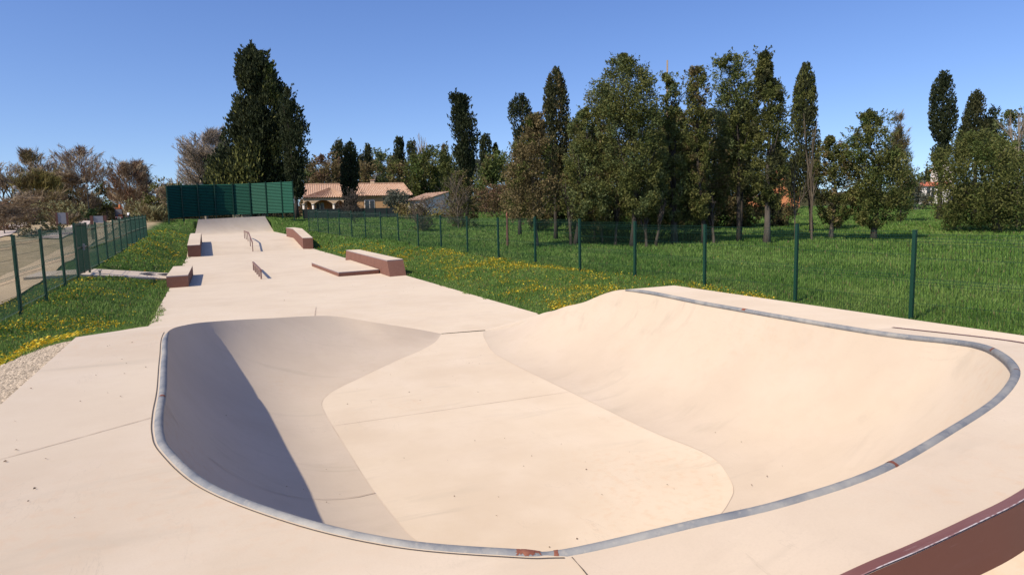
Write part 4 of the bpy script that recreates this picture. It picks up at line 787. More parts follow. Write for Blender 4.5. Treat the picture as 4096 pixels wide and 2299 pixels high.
tree('brownish seed haze filling the crown of the big plane tree', 'bare tree', (330, 840), [(130, 1060, 1150), (190, 870, 1240), (250, 815, 1340), (350, 840, 1390), (420, 900, 1460), (500, 990, 1465), (570, 1120, 1400)], l_, 150, 'bare', .42, 'twig', name='bare_tree', group=LB, clump=.6, gap=.2, tr=.3, mixpal=('red', .35))
tree('reddish brown bare tree right of the big plane tree', 'bare tree', (515, 830), [(335, 1580, 1900), (400, 1555, 1990), (500, 1535, 2000), (600, 1515, 2040), (700, 1520, 2050), (830, 1560, 2040)], l_, 170, 'bared', .95, 'twig', name='bare_tree', group=LB, tr=.3, bark=BARK, mixpal=('red', .4), gap=.08)
bare_tree('fine grey bare tree left of the thin sapling', 'bare tree', (628, 840), 840-672, 80, 180, 'bare', 5, 66, nb=5, tr=.25, up=.7, first=.3, group=LB)
bare_tree('tall pale bare poplar left of the huge dark cypress', 'bare tree', (825, 850), 850-522, 150, 118, 'barey', 5, 67, nb=5, tr=.35, up=.9, first=.15, group=LB)
tree('pale twig haze of the poplar left of the huge dark cypress', 'bare tree', (815, 850), [(525, 800, 880), (580, 765, 915), (650, 735, 920), (700, 730, 920), (780, 740, 900)], (0, 0, 1), 122, 'barey', .6, 'twig', name='bare_tree', group=LB, tr=.2, gap=.1)
bare_tree('thin young sapling with upswept bare branches rising behind the screen', 'bare tree', (690, 850), 850-609, 62, 84, 'bared', 1, 68, nb=2, tr=.07, up=.75, first=.35, name='sapling')
tree('dark green pines with pointed tips between the plane tree and the truck', 'pine', (430, 850), [(610, 1380, 1395), (650, 1360, 1410), (690, 1335, 1500), (760, 1300, 1590), (850, 1295, 1610), (960, 1300, 1600)], l_, 180, 'cypb', 1.1, 'leaf', name='pine', mixpal=('green', .3), tr=.25)
tree('round black green bush right of the yellowish willow', 'bush', (255, 855), [(735, 850, 915), (780, 815, 930), (850, 790, 938), (920, 780, 938)], l_, 112, 'cyp', 1.2, name='bush', trunk=False)
tree('dark green thicket between the truck and the green screen', 'thicket', (640, 895), [(555, 2200, 2360), (600, 2130, 2460), (680, 2060, 2520), (760, 2010, 2540), (860, 1985, 2500), (960, 1960, 2420), (1060, 1950, 2360), (1140, 2010, 2330)], l_, 86, 'olive', 1.05, name='thicket', tr=.15, mixpal=('bared', .3))
tree('pale flowering bush in front of the dark thicket, right of the truck', 'bush', (560, 880), [(840, 1830, 1890), (880, 1800, 1990), (960, 1790, 2000), (1040, 1800, 1990)], l_, 96, 'pale', .9, name='bush', trunk=False, mixpal=('brown', .4))
tree('grey brown twiggy bush under the screen post at the left end', 'bush', (600, 915), [(950, 1930, 2200), (1020, 1960, 2330), (1100, 1980, 2340), (1180, 2030, 2320)], l_, 78, 'brown', .75, 'twig', name='bush', trunk=False, mixpal=('pale', .3))
tree('grey brown leafless hedge under the big plane tree', 'hedge', (330, 860), [(740, 980, 1250), (800, 950, 1320), (880, 950, 1330), (980, 960, 1330)], l_, 128, 'bared', 1.0, 'twig', name='hedge', trunk=False, mixpal=('brown', .4))
tree('brown leafless hedge below the yellowish willow', 'hedge', (190, 870), [(740, 300, 780), (800, 270, 860), (900, 260, 900), (1000, 260, 900)], l_, 110, 'bared', 1.0, 'twig', name='hedge', trunk=False, depth=.4, mixpal=('brown', .5))
tree('pale yellow green oleander left of the grey notice board', 'oleander', (115, 905), [(855, 240, 300), (880, 200, 480), (930, 190, 580), (1000, 180, 590), (1090, 200, 580), (1150, 240, 560)], l_, 74, 'pale', .75, name='oleander', group='pale oleanders by the left path', mixpal=('brown', .55), tr=.05)
tree('pale yellow green oleander behind the grey notice board', 'oleander', (262, 905), [(868, 760, 980), (910, 700, 1060), (980, 690, 1130), (1060, 700, 1150), (1140, 740, 1140)], l_, 86, 'pale', .7, name='oleander', group='pale oleanders by the left path', mixpal=('brown', .6), tr=.05)
tree('small clipped dark green hedge ball beside the far path', 'bush', (360, 872), [(985, 1190, 1290), (1020, 1170, 1300), (1060, 1175, 1300)], l_, 100, 'hedge', 1.3, name='bush', trunk=False)
tree('reddish grey bare hedge behind the truck', 'hedge', (590, 870), [(700, 1800, 1950), (800, 1640, 2000), (900, 1600, 2020), (980, 1640, 2000)], l_, 178, 'bared', .9, 'twig', name='hedge', trunk=False, mixpal=('bare', .5))
bare_tree('bare young tree with low spreading branches nearest the left fence', 'bare shrub', (72, 948), 190, 200, 47, 'bared', 4, 71, nb=4, tr=.055, up=.6, first=.15, name='bare_shrub')
bare_tree('bare brown shrub cut by the left edge of the picture', 'bare shrub', (20, 930), 150, 150, 52, 'bared', 4, 72, nb=4, tr=.05, up=.55, first=.1, name='bare_shrub')
tree('brown thin leaved bush around the bare young tree by the left fence', 'shrub', (60, 935), [(880, 120, 330), (960, 20, 400), (1060, -20, 420), (1180, 0, 400), (1270, 40, 330)], l_, 56, 'brown', .35, 'leaf', name='shrub', tr=.04, gap=.2, clump=.5, mixpal=('red', .4), limbs=10)
tree('flat dark grey green juniper mat behind the left fence', 'ground cover', (120, 965), [(925, 90, 150), (940, 80, 170), (965, 75, 175)], (0, 0, 1), 44, 'greyg', .8, name='juniper_mat', trunk=False, mixpal=('cypb', .6), group='flat juniper mats by the path')
tree('flat dark juniper mat beside the dark post of the left fence nearest the gate', 'ground cover', (215, 930), [(908, 190, 235), (920, 180, 245), (932, 180, 245)], (0, 0, 1), 52, 'greyg', .8, name='juniper_mat', trunk=False, mixpal=('cypb', .6), group='flat juniper mats by the path')
tree('brown dry shrub clump at the foot of the grey notice board', 'shrub', (290, 912), [(1060, 800, 1000), (1120, 740, 1060), (1190, 740, 1080), (1250, 760, 1060)], l_, 70, 'bared', .7, 'twig', name='shrub', trunk=False, mixpal=('brown', .5))
tree('dark leafy weed clump at the foot of the gate', 'weed', (330, 1150), [(1085, 300, 360), (1105, 285, 362), (1130, 280, 362), (1150, 285, 360)], (0, 0, 1), 22.5, 'hedge', .8, name='weed', trunk=False)
# ------------------------------------------------------------------ buildings
class Frame:
    """local frame at distance D turned to face the viewer: lx to the right, ly away, lz up, origin on the ground at pixel x"""
    def __init__(s, x, D, gz=None):
        X, Y, _ = at_dist(x, 850, D); s.X, s.Y, s.D = X, Y, D; s.gz = float(plane(Y)) if gz is None else gz; s.rz = -math.atan2(X, Y)
        s.p = np.array([X, Y]); s.n = s.p/np.linalg.norm(s.p); s.r = np.array([s.n[1], -s.n[0]])
    def _t(s, d): return float(s.p@s.n/(d[:2]@s.n))
    def z(s, x, y): d = ray(x, y); return H+d[2]*s._t(d)-s.gz
    def lx(s, x): d = ray(x, 850); return float((d[:2]*s._t(d)-s.p)@s.r)
    def thing(s, name, label, cat): return thing(name, label, cat, (s.X, s.Y, s.gz), s.rz)
def tiled(name, quad, parent, m, wave=.30, amp=.05, thick=.1):
    """corrugated roof plane over quad (eave left, eave right, ridge right, ridge left)"""
    a, b, c, d = [np.array(p, float) for p in quad]; L = np.linalg.norm(b-a); nx_ = max(8, int(L/wave)*6); v = []; f = []
    nn = np.cross(b-a, d-a); nn /= np.linalg.norm(nn)
    for j in (0, 1):
        for i in range(nx_+1):
            t = i/nx_; p = (a+(b-a)*t)*(1-j)+(d+(c-d)*t)*j; v.append(p+nn*amp*math.sin(2*PI*t*int(L/wave)))
    for i in range(nx_): f.append((i, i+1, nx_+2+i, nx_+1+i))
    o = len(v)
    v += [a-nn*thick, b-nn*thick, c-nn*thick, d-nn*thick]; f += [(o+3, o+2, o+1, o), ]
    return obj(name, v, f, m, parent)
fr = Frame(1400, 109); Z = lambda y: fr.z(1400, 680+y/3.903); LX = lambda x: fr.lx(1180+x/3.903)
hs = fr.thing('tiled_house', 'low peach house with a long clay tile roof, chimney and arched porch', 'house')
xl, xr = LX(140), LX(1850); ze = Z(402); zr = Z(212)+.15; x0, x1 = LX(150), LX(1740)
m = MB(); m.box(xl+.5, xr-.9, .9, 8.5, -.5, ze+.1); m.add([(xl+.5, .9, ze), (xl+.5, 8.5, ze), (x0+.3, 4.7, zr-.25)], [(0, 2, 1)]); m.add([(xr-.9, .9, ze), (xr-.9, 8.5, ze), (x1-.3, 4.7, zr-.25)], [(0, 1, 2)])
m.build('wall', PLASTER, hs)
m = MB(); m.box(LX(975), xr-1.0, .70, .89, .2, ze-.05); m.build('terrace_wall', mat('eave_shaded_plaster', (.50, .29, .14), .9, [(1, .3, 4, (.44, .25, .12), .4, .7)]), hs)  # ochre wall tone with the shade beneath the eaves put into it
rf = tiled('roof', [(xl, .2, ze), (xr, .2, ze), (x1, 4.7, zr), (x0, 4.7, zr)], hs, TILE)
tiled('roof', [(xr, 9.2, ze), (xl, 9.2, ze), (x0, 4.7, zr), (x1, 4.7, zr)], hs, TILE)
m = MB(); m.tube([(x0, 4.7, zr+.04), (x1, 4.7, zr+.04)], .11, 6); m.build('ridge_tiles', TILE, hs)
m = MB(); m.tube([(xr-.02, .2, ze+.05), (x1, 4.7, zr+.05)], .09, 6); m.build('ridge_tiles', TILE, hs)
cxm = LX(1245); ch = MB(); ch.box(cxm-.33, cxm+.33, 4.6, 5.2, zr-.6, Z(140)); ch.build('chimney', PLASTER, hs); MB().box(cxm-.42, cxm+.42, 4.5, 5.3, Z(140), Z(128)).build('chimney_cap', TILE, hs)
an = MB(); ax = LX(1290)
an.tube([(ax, 4.9, zr-.1), (ax, 4.9, Z(40))], .025, 4)
for k in range(2):
    o_ = ax-.15+k*.4; an.tube([(o_-.12, 4.9, Z(105)), (o_-.2, 4.9, Z(70)), (o_+.1, 4.9, Z(40))], .04, 4)
an.tube([(ax-.3, 4.9, Z(75)), (ax+.4, 4.9, Z(75))], .025, 4); an.build('antenna', GREYM, hs)
# window + door on the right part
for (a, b) in ((1095, 1165), (1170, 1245)):
    w = MB(); w.box(LX(a)-.06, LX(b)+.06, .62, .70, 0, Z(470)); wf = w.build('window_frame', WHITE, hs); MB().box(LX(a)+.08, LX(b)-.05, .58, .62, .1, Z(482)).build('pane', GLASS, wf)
# porch
pz = Z(432); px0, px1 = LX(135), LX(790); yb, yf = .89, -3.4
pr = MB(); arches = [(155, 290, 480), (320, 600, 470), (640, 780, 480)]
xs_ = [px0+.25]; 
def arch_wall(x0, x1, zt, arcs, y0, y1):
    mm = MB(); cur = x0
    for (a, b, yt) in arcs:
        A, B, zt_ = LX(a), LX(b), Z(yt); rise = .55
        if A > cur: mm.box(cur, A, y0, y1, zt_-rise, zt)
        N_ = 10
        for k in range(N_):
            u0, u1 = k/N_, (k+1)/N_; z0, z1 = zt_-rise*(2*u0-1)**2, zt_-rise*(2*u1-1)**2; xa, xb = A+(B-A)*u0, A+(B-A)*u1
            mm.add([(xa, y0, z0), (xb, y0, z1), (xb, y0, zt), (xa, y0, zt), (xa, y1, z0), (xb, y1, z1), (xb, y1, zt), (xa, y1, zt)], [(0, 1, 2, 3), (7, 6, 5, 4), (0, 4, 5, 1), (3, 2, 6, 7)])
        cur = B
    if cur < x1: mm.box(cur, x1, y0, y1, zt-.5, zt)
    return mm
arch_wall(px0+.25, px1, pz, arches, yf+.25, yf+.55).build('porch_arches', PLASTER, hs)
m = MB(); m.box(px0+.25, px0+.5, yf+.56, .88, 1.9, pz); m.build('porch_beam', PLASTER, hs)
for xc in (160, 305, 618):
    c = MB(); X_ = LX(xc); c.tube([(X_, yf+.4, -.5), (X_, yf+.4, Z(490)-.45)], [.19, .17], 12); c.box(X_-.24, X_+.24, yf+.17, yf+.63, Z(490)-.45, Z(490)-.35); c.build('column', WHITE, hs, True)
MB().box(px0+.6, px1, .75, .885, -.3, pz).build('porch_wall', ORANGE, hs)
for (a, b) in ((330, 385), (393, 455)):
    w = MB(); w.box(LX(a)-.05, LX(b)+.05, .66, .74, -.3, Z(505)); wf = w.build('window_frame', WHITE, hs); MB().box(LX(a)+.06, LX(b)-.06, .62, .66, -.2, Z(515)).build('pane', GLASS, wf)
pe = Z(428); pa = Z(275); xa = LX(570); ap = (xa, -.4, pa)
tiled('porch_roof', [(px0, yf, pe), (px1+.6, yf, pe), (xa+.01, -.4, pa), (xa, -.4, pa)], hs, TILE, .36, .07)
tiled('porch_roof', [(px0, 1.2, pe+.2), (px0, yf, pe), (xa, -.4, pa), (xa-.3, 1.2, pa)], hs, TILE, .36, .06)
tiled('porch_roof', [(px1+.6, yf, pe), (px1+.6, 1.2, pe+.2), (xa+.3, 1.2, pa), (xa, -.4, pa)], hs, TILE, .36, .06)
pf = Frame(1400, 84); zt = pf.z(1400, 834); ft = pf.thing('privacy_fence', 'long dark privacy net fence across the front garden of the tiled house', 'fence')
xa_, xb_ = pf.lx(1212), pf.lx(1592)
MB().box(xa_, xb_, -.02, .02, -.2, zt).build('net', NET_GAPS, ft)
for k in range(9):
    x = xa_+(xb_-xa_)*k/8; MB().box(x-.03, x+.03, -.08, -.021, -.4, zt+.04).build('post', GREEN, ft)
gf = Frame(995, 94); wl = gf.thing('garden_wall', 'low cream garden wall with a mesh on top, seen in the gap under the green screen', 'wall')
MB().box(gf.lx(930), gf.lx(1062), -.1, .1, -.4, gf.z(995, 851)).build('wall_face', WALLC, wl)
m = MB()
for k in range(40): x = gf.lx(930)+(gf.lx(1062)-gf.lx(930))*k/39; m.box(x-.01, x+.01, -.01, .01, gf.z(995, 851), gf.z(995, 846))
m.box(gf.lx(930), gf.lx(1062), -.015, .015, gf.z(995, 846), gf.z(995, 845)); m.build('mesh_top', GREYM, wl)
# small shed
sf = Frame(1720, 96); Zs = lambda y: sf.z(1720, 680+y/3.903); SXX = lambda x: sf.lx(1180+x/3.903)
sh = sf.thing('shed', 'small white rendered shed with a clay tile roof right of the tiled house', 'shed')
a0, a1, a2 = SXX(1740), SXX(2010), SXX(2418)
m = MB(); m.add([(a0, 0, -.5), (a1, 0, -.5), (a1, 0, Zs(468)), (a0, 0, Zs(478)), (a2, 2.2, -.5), (a2, 2.2, Zs(345)), (a0+.6, 5, -.5), (a0+.6, 5, Zs(420)), (a2, 5, -.5), (a2, 5, Zs(345))],
      [(0, 1, 2, 3), (1, 4, 5, 2), (0, 3, 7, 6), (4, 8, 9, 5), (6, 7, 9, 8)]); m.build('wall', WHITE, sh)
tiled('roof', [(a0-.2, -.3, Zs(472)), (a1+.1, -.25, Zs(465)), (a2+.15, 2.1, Zs(330)), (SXX(2050), 3.4, Zs(352))], sh, TILE, .3, .05)
w = MB(); w.box(SXX(1800), SXX(1860), -.06, -.001, .3, Zs(500)); w.build('window', GLASS, sh)
# orange house behind the grove
of = Frame(3050, 112); Zo = lambda y: of.z(3050, 600+y/3.614); OX = lambda x: of.lx(2700+x/3.614)
oh = of.thing('orange_house', 'bright orange house glimpsed between the trunks of the grove', 'house')
m = MB(); m.box(OX(1330), OX(1690), 0, 7, -.5, Zo(340)); m.build('wall', ORANGE, oh)
m = MB(); m.box(OX(560), OX(1330)-.01, 1, 7, -.5, Zo(690)); m.build('side_wing', ORANGE, oh)
m = MB(); m.add([(OX(1690)+.01, .1, -.5), (OX(1690)+.01, 7, -.5), (OX(1690)+.01, 7, Zo(480)), (OX(1690)+.01, .1, Zo(520)), (OX(1800), .1, -.5), (OX(1800), .1, Zo(680)), (OX(1800), 7, -.5), (OX(1800), 7, Zo(680))], [(0, 4, 5, 3), (3, 5, 7, 2), (4, 6, 7, 5)]); m.build('buttress_wall', ORANGE, oh)
tiled('roof', [(OX(1300), -.4, Zo(345)), (OX(1710), -.4, Zo(345)), (OX(1700), 4, Zo(280)), (OX(1310), 4, Zo(280))], oh, TILER, .35, .06)
tiled('roof', [(OX(545), .6, Zo(695)), (OX(1335)-.02, .6, Zo(695)), (OX(1335)-.02, 5, Zo(640)), (OX(560), 5, Zo(640))], oh, TILE, .35, .06)
w = MB(); w.box(OX(1610), OX(1672), -.08, -.001, Zo(440), Zo(365)); w.build('window', WHITE, oh); w = MB(); w.box(OX(1370), OX(1420), -.08, -.001, Zo(545), Zo(445)); w.build('window', WHITE, oh)
# white gabled house far right
wf = Frame(3730, 150); Zw = lambda y: wf.z(3730, 600+y/3.614); WX = lambda x: wf.lx(3600+x/3.614)
wh = wf.thing('white_house', 'far white gabled house with a red tiled lean-to, seen between junipers on the right', 'house')
g0, g1 = WX(420), WX(760); gm = (g0+g1)/2
m = MB(); m.prism([(g0, 0), (g1, 0), (g1, 9), (g0, 9)], -.5, Zw(310)); m.add([(g0, 0, Zw(310)), (g1, 0, Zw(310)), (gm, 0, Zw(130)), (g0, 9, Zw(310)), (g1, 9, Zw(310)), (gm, 9, Zw(130))], [(0, 1, 2), (3, 5, 4)]); m.build('wall', WHITE, wh)
for s0, s1 in ((g0-.3, gm), (g1+.3, gm)):
    m = MB(); z0_, z1_ = Zw(315), Zw(122); m.add([(s0, -.3, z0_), (s1, -.3, z1_), (s1, 9.3, z1_), (s0, 9.3, z0_), (s0, -.3, z0_+.2), (s1, -.3, z1_+.2), (s1, 9.3, z1_+.2), (s0, 9.3, z0_+.2)], [(0, 1, 2, 3), (7, 6, 5, 4), (0, 4, 5, 1), (1, 5, 6, 2), (2, 6, 7, 3), (3, 7, 4, 0)]); m.build('roof', TILER, wh)
m = MB(); m.box(WX(270), WX(700), -4, -.02, -.5, Zw(525)); m.build('lean_to', WHITE, wh)
tiled('lean_to_roof', [(WX(262), -4.4, Zw(525)), (WX(710), -4.4, Zw(525)), (WX(710), -.03, Zw(462)), (WX(275), -.03, Zw(462))], wh, TILER, .4, .06)
for (a, b) in ((375, 425), (440, 482)):
    MB().box(WX(a), WX(b), -4.06, -4.001, .4, Zw(545)).build('window', GLASS, wh)
# red roofed house at the left edge
rfm = Frame(20, 118); Zr = lambda y: rfm.z(20, 700+y/6.43); RX = lambda x: rfm.lx(x/6.43)
rh = rfm.thing('red_roofed_house', 'low house with a hipped red tile roof cut by the left edge of the picture', 'house')
r0, r1 = RX(-900), RX(455)
MB().box(r0+.6, r1-.6, .6, 8, -.5, Zr(805)).build('wall', WHITE, rh); MB().box(r0+.5, r1-.5, .45, .59, 0, Zr(820)).build('shaded_front', PLASTER, rh)
MB().box(r0+.1, r1-.1, .1, .3, Zr(815), Zr(798)).build('gutter', WHITE, rh)
tiled('roof', [(r0, 0, Zr(795)), (r1, 0, Zr(780)), (RX(190), 4, Zr(672)), (RX(-600), 4, Zr(672))], rh, TILER, .35, .06)
tiled('roof', [(r1, 0, Zr(780)), (r1, 8, Zr(780)), (RX(190), 4.1, Zr(672)), (RX(190), 4, Zr(672))], rh, TILER, .35, .06)
MB().box(RX(60), RX(230), .38, .449, .3, 1.5).build('window', GLASS, rh)

# ------------------------------------------------------------------ street furniture, truck, person
def board(px, py, yb, yt, xa, xb, label, D=None, two=False):
    if D is None: X, Y = on_ground(px, py); D = float(np.array([X, Y, 0])@FWD)
    f_ = Frame(px, D); f_.gz = float(ground_z(np.array(f_.X), np.array(f_.Y))); t = f_.thing('notice_board', label, 'notice board')
    x0, x1, z0, z1 = f_.lx(xa), f_.lx(xb), f_.z(px, yb), f_.z(px, yt)
    if two:
        mid = (x0+x1)/2
        MB().box(x0, mid-.04, -.02, .02, z0, z1).build('panel', BOARD, t); MB().box(mid+.04, x1, -.02, .02, z0+.01, z1+.01).build('panel', BOARD, t)
        MB().box(mid-.05, mid+.05, .021, .10, -.3, z1+.02).build('post', GREYM, t)
    else:
        MB().box(x0, x1, -.03, .03, z0, z1).build('panel', BOARD, t)
        for x in (x0-.1, x1+.1): MB().box(x-.08, x+.08, -.08, .08, -.3, z1+.02).build('post', REDPOST, t)
board(245, 908, 896, 851, 229, 262, 'large blank grey notice board on dark red posts among dry shrubs', 68)
board(392, 979, 892, 864, 371, 410, 'small double panelled grey sign back on a single post beside the left fence', 41)
# lamp
def lamp(px, D, yt, label, heads):
    f_ = Frame(px, D); t = f_.thing('street_lamp', label, 'street lamp'); zt = f_.z(px, yt)
    m = MB(); m.tube([(0, 0, -.3), (0, 0, zt)], [.10, .06], 8); m.build('pole', BLACK, t)
    for x, z in heads:
        m = MB(); m.tube([(0, 0, zt+z), (x, 0, zt+z+.1)], .04, 6); m.tube([(x, 0, zt+z-.25), (x, 0, zt+z-.05), (x, 0, zt+z+.12), (x, 0, zt+z+.22)], [.16, .24, .24, .06], 10); m.build('lamp_head', GREYM, t)
    return t
lamp(67, 100, 752, 'black lamp post with two lantern heads beside the red roofed house', [(0.05, .1), (.42, -.8)])
lamp(357, 105, 745, 'slim pale lamp post under the big plane tree', [(0.05, .1)])
# wooden stake in the meadow
X, Y = on_ground(2030, 986); t = thing('wooden_stake', 'lone brown wooden stake with a pinkish top in the meadow behind the right fence', 'stake', (X, Y, float(ground_z(np.array(X), np.array(Y)))))
d_ = float(np.array([X, Y, 0])@FWD); hh = (986-845)*d_/F
m = MB(); m.tube([(0, 0, -.3), (.02, 0, hh)], [.06, .055], 8); m.build('shaft', REDPOST, t); MB().tube([(.02, 0, hh-.25), (.021, 0, hh+.01)], .058, 8).build('painted_top', mat('pink_paint', (.35, .13, .10), .7), t)
# tipper truck with a crane, seen from behind
tf = Frame(475, 128); tf.gz = float(tf.z(475, 877)+tf.gz); TXX = lambda x: tf.lx(350+x/7.23); TZ = lambda y: tf.z(475, 700+y/7.23)
gz_real = float(ground_z(np.array(tf.X), np.array(tf.Y)))+.03
tk = tf.thing('tipper_truck', 'small tipper truck with an orange crane arm parked on the sandy path', 'truck')
tk.location.z = gz_real+.1; x0, x1 = TXX(785), TXX(1015); zc = TZ(1195); zt = TZ(965)
MB().box(x0+.1, x1-.1, .2, 5.2, zc-.35, zc-.12).build('chassis', BLACK, tk)
m = MB(); m.box(x0, x1, 0, 3.4, zc-.1, zc); m.box(x0, x0+.07, 0, 3.4, zc, zt); m.box(x1-.07, x1, 0, 3.4, zc, zt); m.box(x0, x1, 3.33, 3.4, zc, zt+.1); m.build('tipper_body', BLACK, tk)
MB().box(x0+.12, x1-.12, 1.4, 1.5, zc+.02, zt-.05).build('load_panel', GREYM, tk)
MB().box(x0+.02, x1-.02, -.06, -.001, zc-.14, zc+.02).build('tailboard', GREYM, tk)
m = MB(); m.box(x0+.05, x1-.05, 3.6, 5.3, zc-.2, zt+.3); m.build('cab', WHITE, tk)
for sx in (x0+.2, x1-.2):
    for yy in (.9, 4.4):
        w = MB(); w.tube([(sx-.15, yy, zc-.62), (sx+.15, yy, zc-.62)], .42, 14); wo = w.build('wheel', BLACK, tk)
for sx in (x0+.12, x1-.25): MB().box(sx, sx+.14, -.09, -.061, zc-.14, zc-.02).build('tail_light', REDL, tk)
MB().box(TXX(860), TXX(955), -.08, -.02, zc-.40, zc-.2).build('number_plate', WHITE, tk)
cr = MB(); cxm = TXX(950); cr.box(x0+.1, x1+.05, 2.9, 3.2, zt, zt+.35); cr.build('crane_base', ORNG, tk)
cr = MB(); cr.tube([(cxm, 3.1, zt+.2), (cxm+.05, 3.1, TZ(820))], [.28, .2], 8); cr.build('crane_arm', ORNG, tk); cr = MB(); cr.tube([(cxm, 3.0, TZ(820)), (cxm-.03, 3.0, TZ(745))], [.14, .08], 6); cr.build('crane_tip', GREYM, tk)
m = MB(); m.box(TXX(880), TXX(1000), .7, 1.3, zc, zc+.45); m.build('crate', ORNG, tk)
# person
pfm = Frame(513, 120); gz = float(ground_z(np.array(pfm.X), np.array(pfm.Y)))
def person(label, loc, rz):
    joints = {'pelvis': (0, 0, .92), 'chest': (0, .06, 1.3), 'neck': (0, .10, 1.48), 'head': (0, .14, 1.6), 'top': (0, .15, 1.74), 'hipl': (-.09, 0, .9), 'kneel': (-.1, .05, .5), 'anl': (-.1, -.03, .08), 'toel': (-.1, .14, .04),
              'hipr': (.09, 0, .9), 'kneer': (.12, .12, .5), 'anr': (.12, .06, .08), 'toer': (.12, .22, .04), 'shl': (-.19, .08, 1.42), 'ell': (-.25, .12, 1.14), 'wrl': (-.2, .32, 1.0), 'hal': (-.19, .4, .99), 'shr': (.19, .08, 1.42), 'elr': (.25, .14, 1.14), 'wrr': (.18, .34, 1.02), 'har': (.17, .42, 1.01)}
    rad = {'pelvis': .15, 'chest': .17, 'neck': .06, 'head': .10, 'top': .07, 'hipl': .10, 'hipr': .10, 'kneel': .06, 'kneer': .06, 'anl': .042, 'anr': .042, 'toel': .04, 'toer': .04, 'shl': .065, 'shr': .065, 'ell': .045, 'elr': .045, 'wrl': .032, 'wrr': .032, 'hal': .035, 'har': .035}
    ed = [('pelvis', 'chest'), ('chest', 'neck'), ('neck', 'head'), ('head', 'top'), ('pelvis', 'hipl'), ('hipl', 'kneel'), ('kneel', 'anl'), ('anl', 'toel'), ('pelvis', 'hipr'), ('hipr', 'kneer'), ('kneer', 'anr'), ('anr', 'toer'), ('chest', 'shl'), ('shl', 'ell'), ('ell', 'wrl'), ('wrl', 'hal'), ('chest', 'shr'), ('shr', 'elr'), ('elr', 'wrr'), ('wrr', 'har')]
    t = thing('person', label, 'person', loc, rz)
    def skin(name, keys, m, grow=0):
        k = [q for q in joints if q in keys]; me = bpy.data.meshes.new(name); me.from_pydata([joints[q] for q in k], [(k.index(a), k.index(b)) for a, b in ed if a in k and b in k], []); o = bpy.data.objects.new(name, me); C.objects.link(o); o.parent = t
        sm = o.modifiers.new('skin', 'SKIN'); me.materials.append(m)
        for i, q in enumerate(k): me.skin_vertices[0].data[i].radius = (rad[q]+grow, rad[q]+grow)
        me.skin_vertices[0].data[0].use_root = True; o.modifiers.new('sub', 'SUBSURF').levels = 2; return o
    skin('body', set(joints), SKIN); skin('shirt', {'pelvis', 'chest', 'shl', 'shr', 'ell', 'elr'}, SHIRT, .022); skin('trousers', {'pelvis', 'hipl', 'hipr', 'kneel', 'kneer', 'anl', 'anr'}, TROUS, .02)
    m = MB(); m.tube([(0, .10, 1.62), (0, .13, 1.72), (0, .14, 1.77)], [.115, .105, .04], 10); m.build('hair', HAIR, t, True)
    return t
person('person in a white top and dark trousers standing on grass right of the truck', (pfm.X, pfm.Y, gz), -.6)

# ------------------------------------------------------------------ grass, flowers, pebbles, litter
def fbm(X, Y, s):
    r = np.zeros_like(X)
    for k, (a, b, c) in enumerate([(1, .3, 0), (.7, -1.1, 2), (-1.3, .9, 4), (.4, 1.7, 1)]):
        r += np.sin((a*X+b*Y)*s*(1+.6*k)+c+1.5*np.sin((b*X-a*Y)*s*.7+c))/(1+.5*k)
    return r/2.6
def in_conc(X, Y):
    el = np.where(Y > 15.2, .34*np.clip(fbm(X*0, Y, 1.7)+.35*fbm(X*0, Y, 5.3)+.05, 0, 1), .03); er = np.where(Y > 12.5, .16*np.clip(fbm(X*0, Y+40, 1.9)+.4*fbm(X*0, Y+9, 6.1), 0, 1), .02)
    ins = (X > TL-.02+el) & (X < TR_+.02-er) & (Y < 76.5)
    u = (X-3.75)/.0001
    walk = (X < -1.2) & (X > -5.1) & (np.abs(Y-(25.25+(X+3.7)*.75)) < 1.28)
    pathc = np.interp(Y, [6, 13, 20, 24, 31, 38, 52, 72, 88, 118, 160], [-4.42, -4.62, -4.9, -5.2, -5.6, -6.0, -6.9, -8.4, -9.6, -12.3, -15]); 
    hwid = np.interp(Y, [6, 24, 52, 88], [.5, .62, .5, .75])
    pa_ = np.abs(X-pathc) < hwid
    gv = (X < -1.2) & (X > -2.25-.0*Y) & (Y < 7.6+.3*np.sin(X*9)) 
    return ins | walk | pa_ | gv
N = 820000
az = rng.uniform(-.40, 1.20, N); dd = np.exp(rng.uniform(math.log(5.0), math.log(135.0), N))
X = dd*np.sin(az); Y = dd*np.cos(az)
ok = ~in_conc(X, Y) & (X > np.where(Y < 60, -5.2, -4.5)+fbm(X, Y, .4)*.8) & ~((X < -4.2) & (fbm(X, Y, .3) < .1))
ok &= ~((Y > 97) & (X < 25))
X, Y, dd = X[ok], Y[ok], dd[ok]
Zg = ground_z(X, Y); n_ = len(X); onl = (X > TL-.05) & (X < 2) & (Y < 68); onr = (X < TR_+.05) & (X > 4) & (Y < 73); Zg = np.where(onl, edge_l(Y)+.01, np.where(onr, edge_r(Y)+.01, Zg))
fence_x = 11.38-.1138*(Y-7.63)
wild = smooth((X-fence_x+.6)/1.2)*(X > 0)
hgt = (.032+.032*wild)*rng.uniform(.6, 1.7, n_)*(1+.45*fbm(X, Y, 1.1)+.35*fbm(X, Y, 3.1))+dd*.0009
wid = np.maximum(.007, dd*.00078)*rng.uniform(.7, 1.3, n_)
ang = rng.uniform(0, 2*PI, n_); lean = rng.uniform(.1, .9, n_)*hgt
v = np.empty((n_, 3, 3)); sd = np.stack([np.cos(ang), np.sin(ang)], 1)*wid[:, None]
v[:, 0, :2] = np.stack([X, Y], 1)-sd; v[:, 1, :2] = np.stack([X, Y], 1)+sd; v[:, 0, 2] = v[:, 1, 2] = Zg-.02
